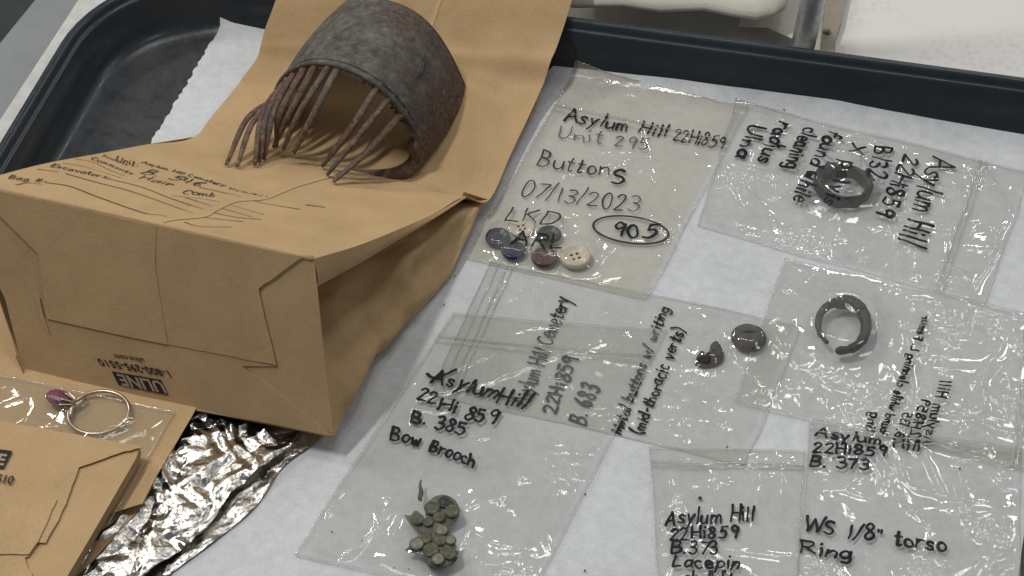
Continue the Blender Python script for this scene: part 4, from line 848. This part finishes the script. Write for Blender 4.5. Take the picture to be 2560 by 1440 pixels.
# centre seam: the overlapping ply whose edge runs up the top face
seam = [(393, 563), (402, 559), (441, 551), (512, 544), (545, 527), (592, 506), (662, 500), (710, 482), (745, 468), (800, 452), (840, 438), (900, 390), (960, 300), (1030, 180), (1078, 75), (1104, 0), (1130, -80)]
sp_ = [hit(x, y, top_bvh) for x, y in catmull(np.array(seam, float), 5)]; sp_ = [(a, n) for a, n in sp_ if a is not None]
ws = np.array([-.93, .36, 0.]); rows1 = []
for w_, l_ in ((0, -.0004), (0, .00042), (-.0, .00042), (.003, .00036), (.010, .0002), (.012, -.0003)):
    row = []
    for a, n in sp_:
        q = a+ws*w_; hz = top_bvh.ray_cast(Vector((q[0], q[1], .3)), Vector((0, 0, -1)))
        z = hz[0].z if hz[0] is not None else q[2]; row.append((q[0], q[1], z+l_))
    rows1.append(row)
Gm = np.array(rows1); sub('seam_ply', Gm.reshape(-1, 3), grid_faces(Gm.shape[1], Gm.shape[0]), KRAFT, bag)
# form written on the top face
for t, a, b_, up, w, mt in (('Bag #:', (21, 447), (110, 458), (8, -8), .0006, INKB), ('Excavators:', (127, 417), (272, 449), (8, -7), .00055, INKG), ('Unit:', (290, 404), (344, 419), (3, -13), .0005, INKG), ('B. 546', (352, 434), (500, 466), (22, -9), .0006, INKG),
                     ('Comments', (226, 398), (328, 438), (8, -6), .0004, INKG), ('Provenience:', (256, 392), (318, 416), (6, -5), .0003, INKB), ('Asylum Hill Cemetery', (352, 408), (560, 467), (7, -5), .00045, INKG), ('Project', (572, 474), (670, 496), (7, -3), .0004, INKG),
                     ('Hair', (347, 448), (428, 466), (15, -7), .0005, INKG), ('Comb', (454, 484), (536, 494), (13, -10), .00055, INKG)):
    write(bag, top_bvh, t, a, b_, up, w, mt, lift=.0003)
for ul, w in (([(113, 457), (175, 467), (246, 494), (355, 532), (405, 540), (443, 551)], .0006), ([(164, 435), (238, 456), (323, 478), (410, 508), (506, 542), (560, 550), (607, 555)], .00045), ([(268, 447), (355, 469), (427, 497), (533, 532), (600, 545), (651, 549)], .00045),
              ([(462, 494), (520, 513), (574, 527), (629, 543)], .0004), ([(498, 469), (574, 486), (656, 508), (700, 516), (748, 524)], .0005), ([(189, 398), (232, 406), (276, 427), (310, 440)], .00035), ([(156, 408), (219, 420), (301, 445)], .00035), ([(93, 424), (145, 430)], .0004), ([(430, 490), (520, 500), (600, 520), (660, 538)], .00035),
              ([(40, 463), (70, 458), (104, 461)], .0005), ([(460, 556), (500, 567), (578, 568)], .0005), ([(765, 513), (790, 516), (810, 519)], .0006)):
    V, Fc = ribbon([catmull(np.array(ul, float), 5)], top_bvh, w, .00028)
    if V: sub('ruled_line', V, Fc, INKB, bag, False)

# ================================================================== THE COMB
g0 = .0105
cmb = thing('hair_comb', P(880, 330, g0), 'old grey and brown curved back comb with long teeth, standing on the kraft bag', 'comb')
fR, fL = P(1047, 418, g0), P(692, 312, g0); rRr, rL = P(1163, 224, g0-.001), P(806, 112, g0)
fm, fh = (fR+fL)/2, (fR-fL)/2; rm, rh = (rRr+rL)/2, (rRr-rL)/2
def arch(m, h, H, s, out=0.0):               # s 0 (right foot) .. pi (left foot)
    e = np.array([h[0], h[1], 0]); e /= np.linalg.norm(e)
    cx = math.cos(s); zz = max(math.sin(s), 0)**.88 if H > .041 else 1-abs(cx)**2.9
    p = m+h*cx+np.array([0, 0, H*zz])
    return p+out*(e*math.cos(s)+np.array([0, 0, 1])*math.sin(s))
HF, HR = .0445, .0385; ns, nl = 60, 26; Vo = []; S = np.linspace(.0, math.pi, ns)
def comb_pt(s, l, out):
    a = arch(fm, fh, HF, s, out); b_ = arch(rm, rh, HR, s, out); sag = .0022*math.sin(l*math.pi)
    e = np.array([fh[0], fh[1], 0])/np.linalg.norm(fh)
    return a*(1-l)+b_*l+sag*(e*math.cos(s)+np.array([0, 0, 1])*math.sin(s))
def edge_wobble(s): return .0012*math.sin(3.1*s+1)+.0007*math.sin(11*s)
lv = np.linspace(0, 1, nl)
outer = np.array([[comb_pt(s, l, .0011) for s in S] for l in lv]); inner = np.array([[comb_pt(s, l, -.0011) for s in S] for l in lv])
V = np.vstack([outer.reshape(-1, 3), inner.reshape(-1, 3)]); N = ns*nl; f = grid_faces(ns, nl); Fc = f+[tuple(reversed([i+N for i in q])) for q in f]
rim = list(range(ns))+[i*ns+ns-1 for i in range(1, nl)]+[(nl-1)*ns+i for i in range(ns-2, -1, -1)]+[i*ns for i in range(nl-2, 0, -1)]
Fc += [(rim[i], rim[(i+1) % len(rim)], rim[(i+1) % len(rim)]+N, rim[i]+N) for i in range(len(rim))]
sub('band', V, Fc, COMBM, cmb)
bead = [comb_pt(s, .018, .0012) for s in np.linspace(.12, math.pi-.1, 60)]; sub('bead', *tube(bead, .0012, 10), COMBM, cmb)
bead = [comb_pt(s, .075, .0011) for s in np.linspace(.5, math.pi-.2, 60)]; sub('bead', *tube(bead, .0006, 8), COMBM, cmb)
rs_ = np.random.RandomState(8)
for _ in range(26):                                     # broken stumps along the rim
    s = rs_.uniform(.25, 1.25); q = comb_pt(s, rs_.uniform(-.012, .03), rs_.uniform(-.0012, .0012)); sub('broken_stump', *lathe(q-np.array([0, 0, .0008]), [(.0006, 0), (.0008, .0005), (.0004, .0010)], 7, .3), BRONZE, cmb)
def near_s(px, py):
    best = None
    for s in np.linspace(.05, math.pi-.02, 200):
        p = comb_pt(s, .03, 0); v_ = p-CAM; x, y = 1280+FPX*(v_ @ RT)/(v_ @ FW), 720-FPX*(v_ @ UP)/(v_ @ FW); d = (x-px)**2+(y-py)**2
        if best is None or d < best[0]: best = (d, s)
    return best[1]
teeth = [((690, 238), (619, 296), (566, 411), .0016, 2.80), ((700, 226), (631, 308), (593, 416), .0016, 2.66), ((712, 200), (655, 286), (637, 413), .0016, 2.52), ((720, 192), (668, 286), (648, 406), .0015, 2.42), ((736, 183), (685, 280), (660, 399), .0016, 2.3),
         ((752, 178), (700, 284), (690, 366), .003, 2.1), ((789, 170), (728, 276), (684, 368), .004, None), ((820, 176), (752, 276), (708, 372), .005, None), ((842, 181), (785, 284), (734, 383), .0055, None),
         ((931, 235), (872, 329), (805, 415), .002, None), ((962, 256), (886, 352), (818, 437), .0016, None), ((990, 292), (926, 371), (834, 454), .0016, None)]
for st, md, tp, hov, s_ in teeth:
    s = s_ or near_s(*st); p0_ = comb_pt(s, .06, -.0002); p1_ = comb_pt(s, 0, -.0002)
    h, n = hit(tp[0], tp[1]+hov*1000*3.6, top_bvh); zt = (h[2] if h is not None else g0)+hov; pe = P(tp[0], tp[1], zt)
    pm = P(md[0], md[1], zt+(p1_[2]-zt)*.64)
    c_ = catmull([p0_, p1_, pm, pe], 9); rr_ = np.interp(np.linspace(0, 1, len(c_)), [0, .3, .8, 1], [.0021, .0019, .0017, .0011])*(.82 if tp[0] < 670 else .95)*(1+.06*noise(np.arange(len(c_))*.5, 0*np.arange(len(c_)), int(tp[0])))
    sub('tooth', *tube(c_, rr_, 12, .6), TOOTHM, cmb)
crl = catmull([comb_pt(.40, .10, -.0006), comb_pt(.26, .0, -.0004), P(1040, 398, g0+.005), P(1018, 423, g0+.0028), P(985, 437, g0+.0022), P(940, 440, g0+.0018), P(895, 437, g0+.0018), P(855, 431, g0+.0018), P(832, 428, g0+.0020)], 8)
sub('tooth', *tube(crl, np.interp(np.linspace(0, 1, len(crl)), [0, .25, .45, .8, 1], [.0020, .0034, .0034, .0024, .0014]), 14, .75), TOOTHM, cmb, True, 'thick curled end tooth lying on the paper')
crk_ = catmull([comb_pt(s_, l_, .0013) for s_, l_ in ((.86, .66), (.84, .56), (.80, .46), (.80, .36))], 6)
sub('crack', *tube(crk_, np.interp(np.linspace(0, 1, len(crk_)), [0, .3, .7, 1], [.0003, .0013, .0011, .0003]), 8, .25), BRONZE, cmb)
cor = catmull([comb_pt(s_, .035+.02*math.sin(s_*9), .0010) for s_ in np.linspace(.42, 1.15, 12)], 4)
sub('corroded_edge', *tube(cor, .0016*(1+.5*noise(np.arange(len(cor))*.7, 0*np.arange(len(cor)), 3)), 9, .5), BRONZE, cmb)
# ================================================================== crumbs of soil
random.seed(12)
def crumb(px, py, r, z, label, group=None):
    c = P(px, py, z); V, Fc = lathe(c, [(r*.6, 0), (r, r*.5), (r*.8, r*1.1), (r*.3, r*1.4)], 8, .25, random.uniform(.8, 1.5), 1, random.uniform(0, 3)); solo('soil_crumb', V, Fc, SOIL, label, 'crumb', group, False)
crumb(1121, 657, .0011, ZP, 'largest dark soil crumb on the paper beside the big bag')
for x, y, lb in ((985, 1421, 'tiny soil speck just left of the foot of the bow brooch'), (1022, 1423, 'tiny soil speck touching the lower left of the bow brooch'), (1462, 1427, 'tiny soil speck at the bottom edge between the brooch and lace pin bags'), (1463, 1236, 'tiny soil speck on the paper between the brooch bag and the lace pin bag'),
                 (1137, 690, 'tiny soil speck just below the big crumb beside the paper bag'), (1110, 762, 'tiny soil speck between the paper bag and the corner of the metal buttons bag'), (1750, 1247, 'soil speck inside the lace pin bag above its writing'), (1818, 1118, 'dark sliver of soil by the seal of the lace pin bag'),
                 (1960, 275, 'tiny soil speck on the paper above the signet ring bag'), (2400, 1172, 'dark sliver of soil at the right inside the torso ring bag'), (905, 1352, 'tiny soil speck at the left inside the bow brooch bag'), (830, 1330, 'tiny soil speck on the paper left of the bow brooch bag')):
    crumb(x, y, .0008 if x == 1750 else random.uniform(.00022, .00042), ZP+.0002, lb)
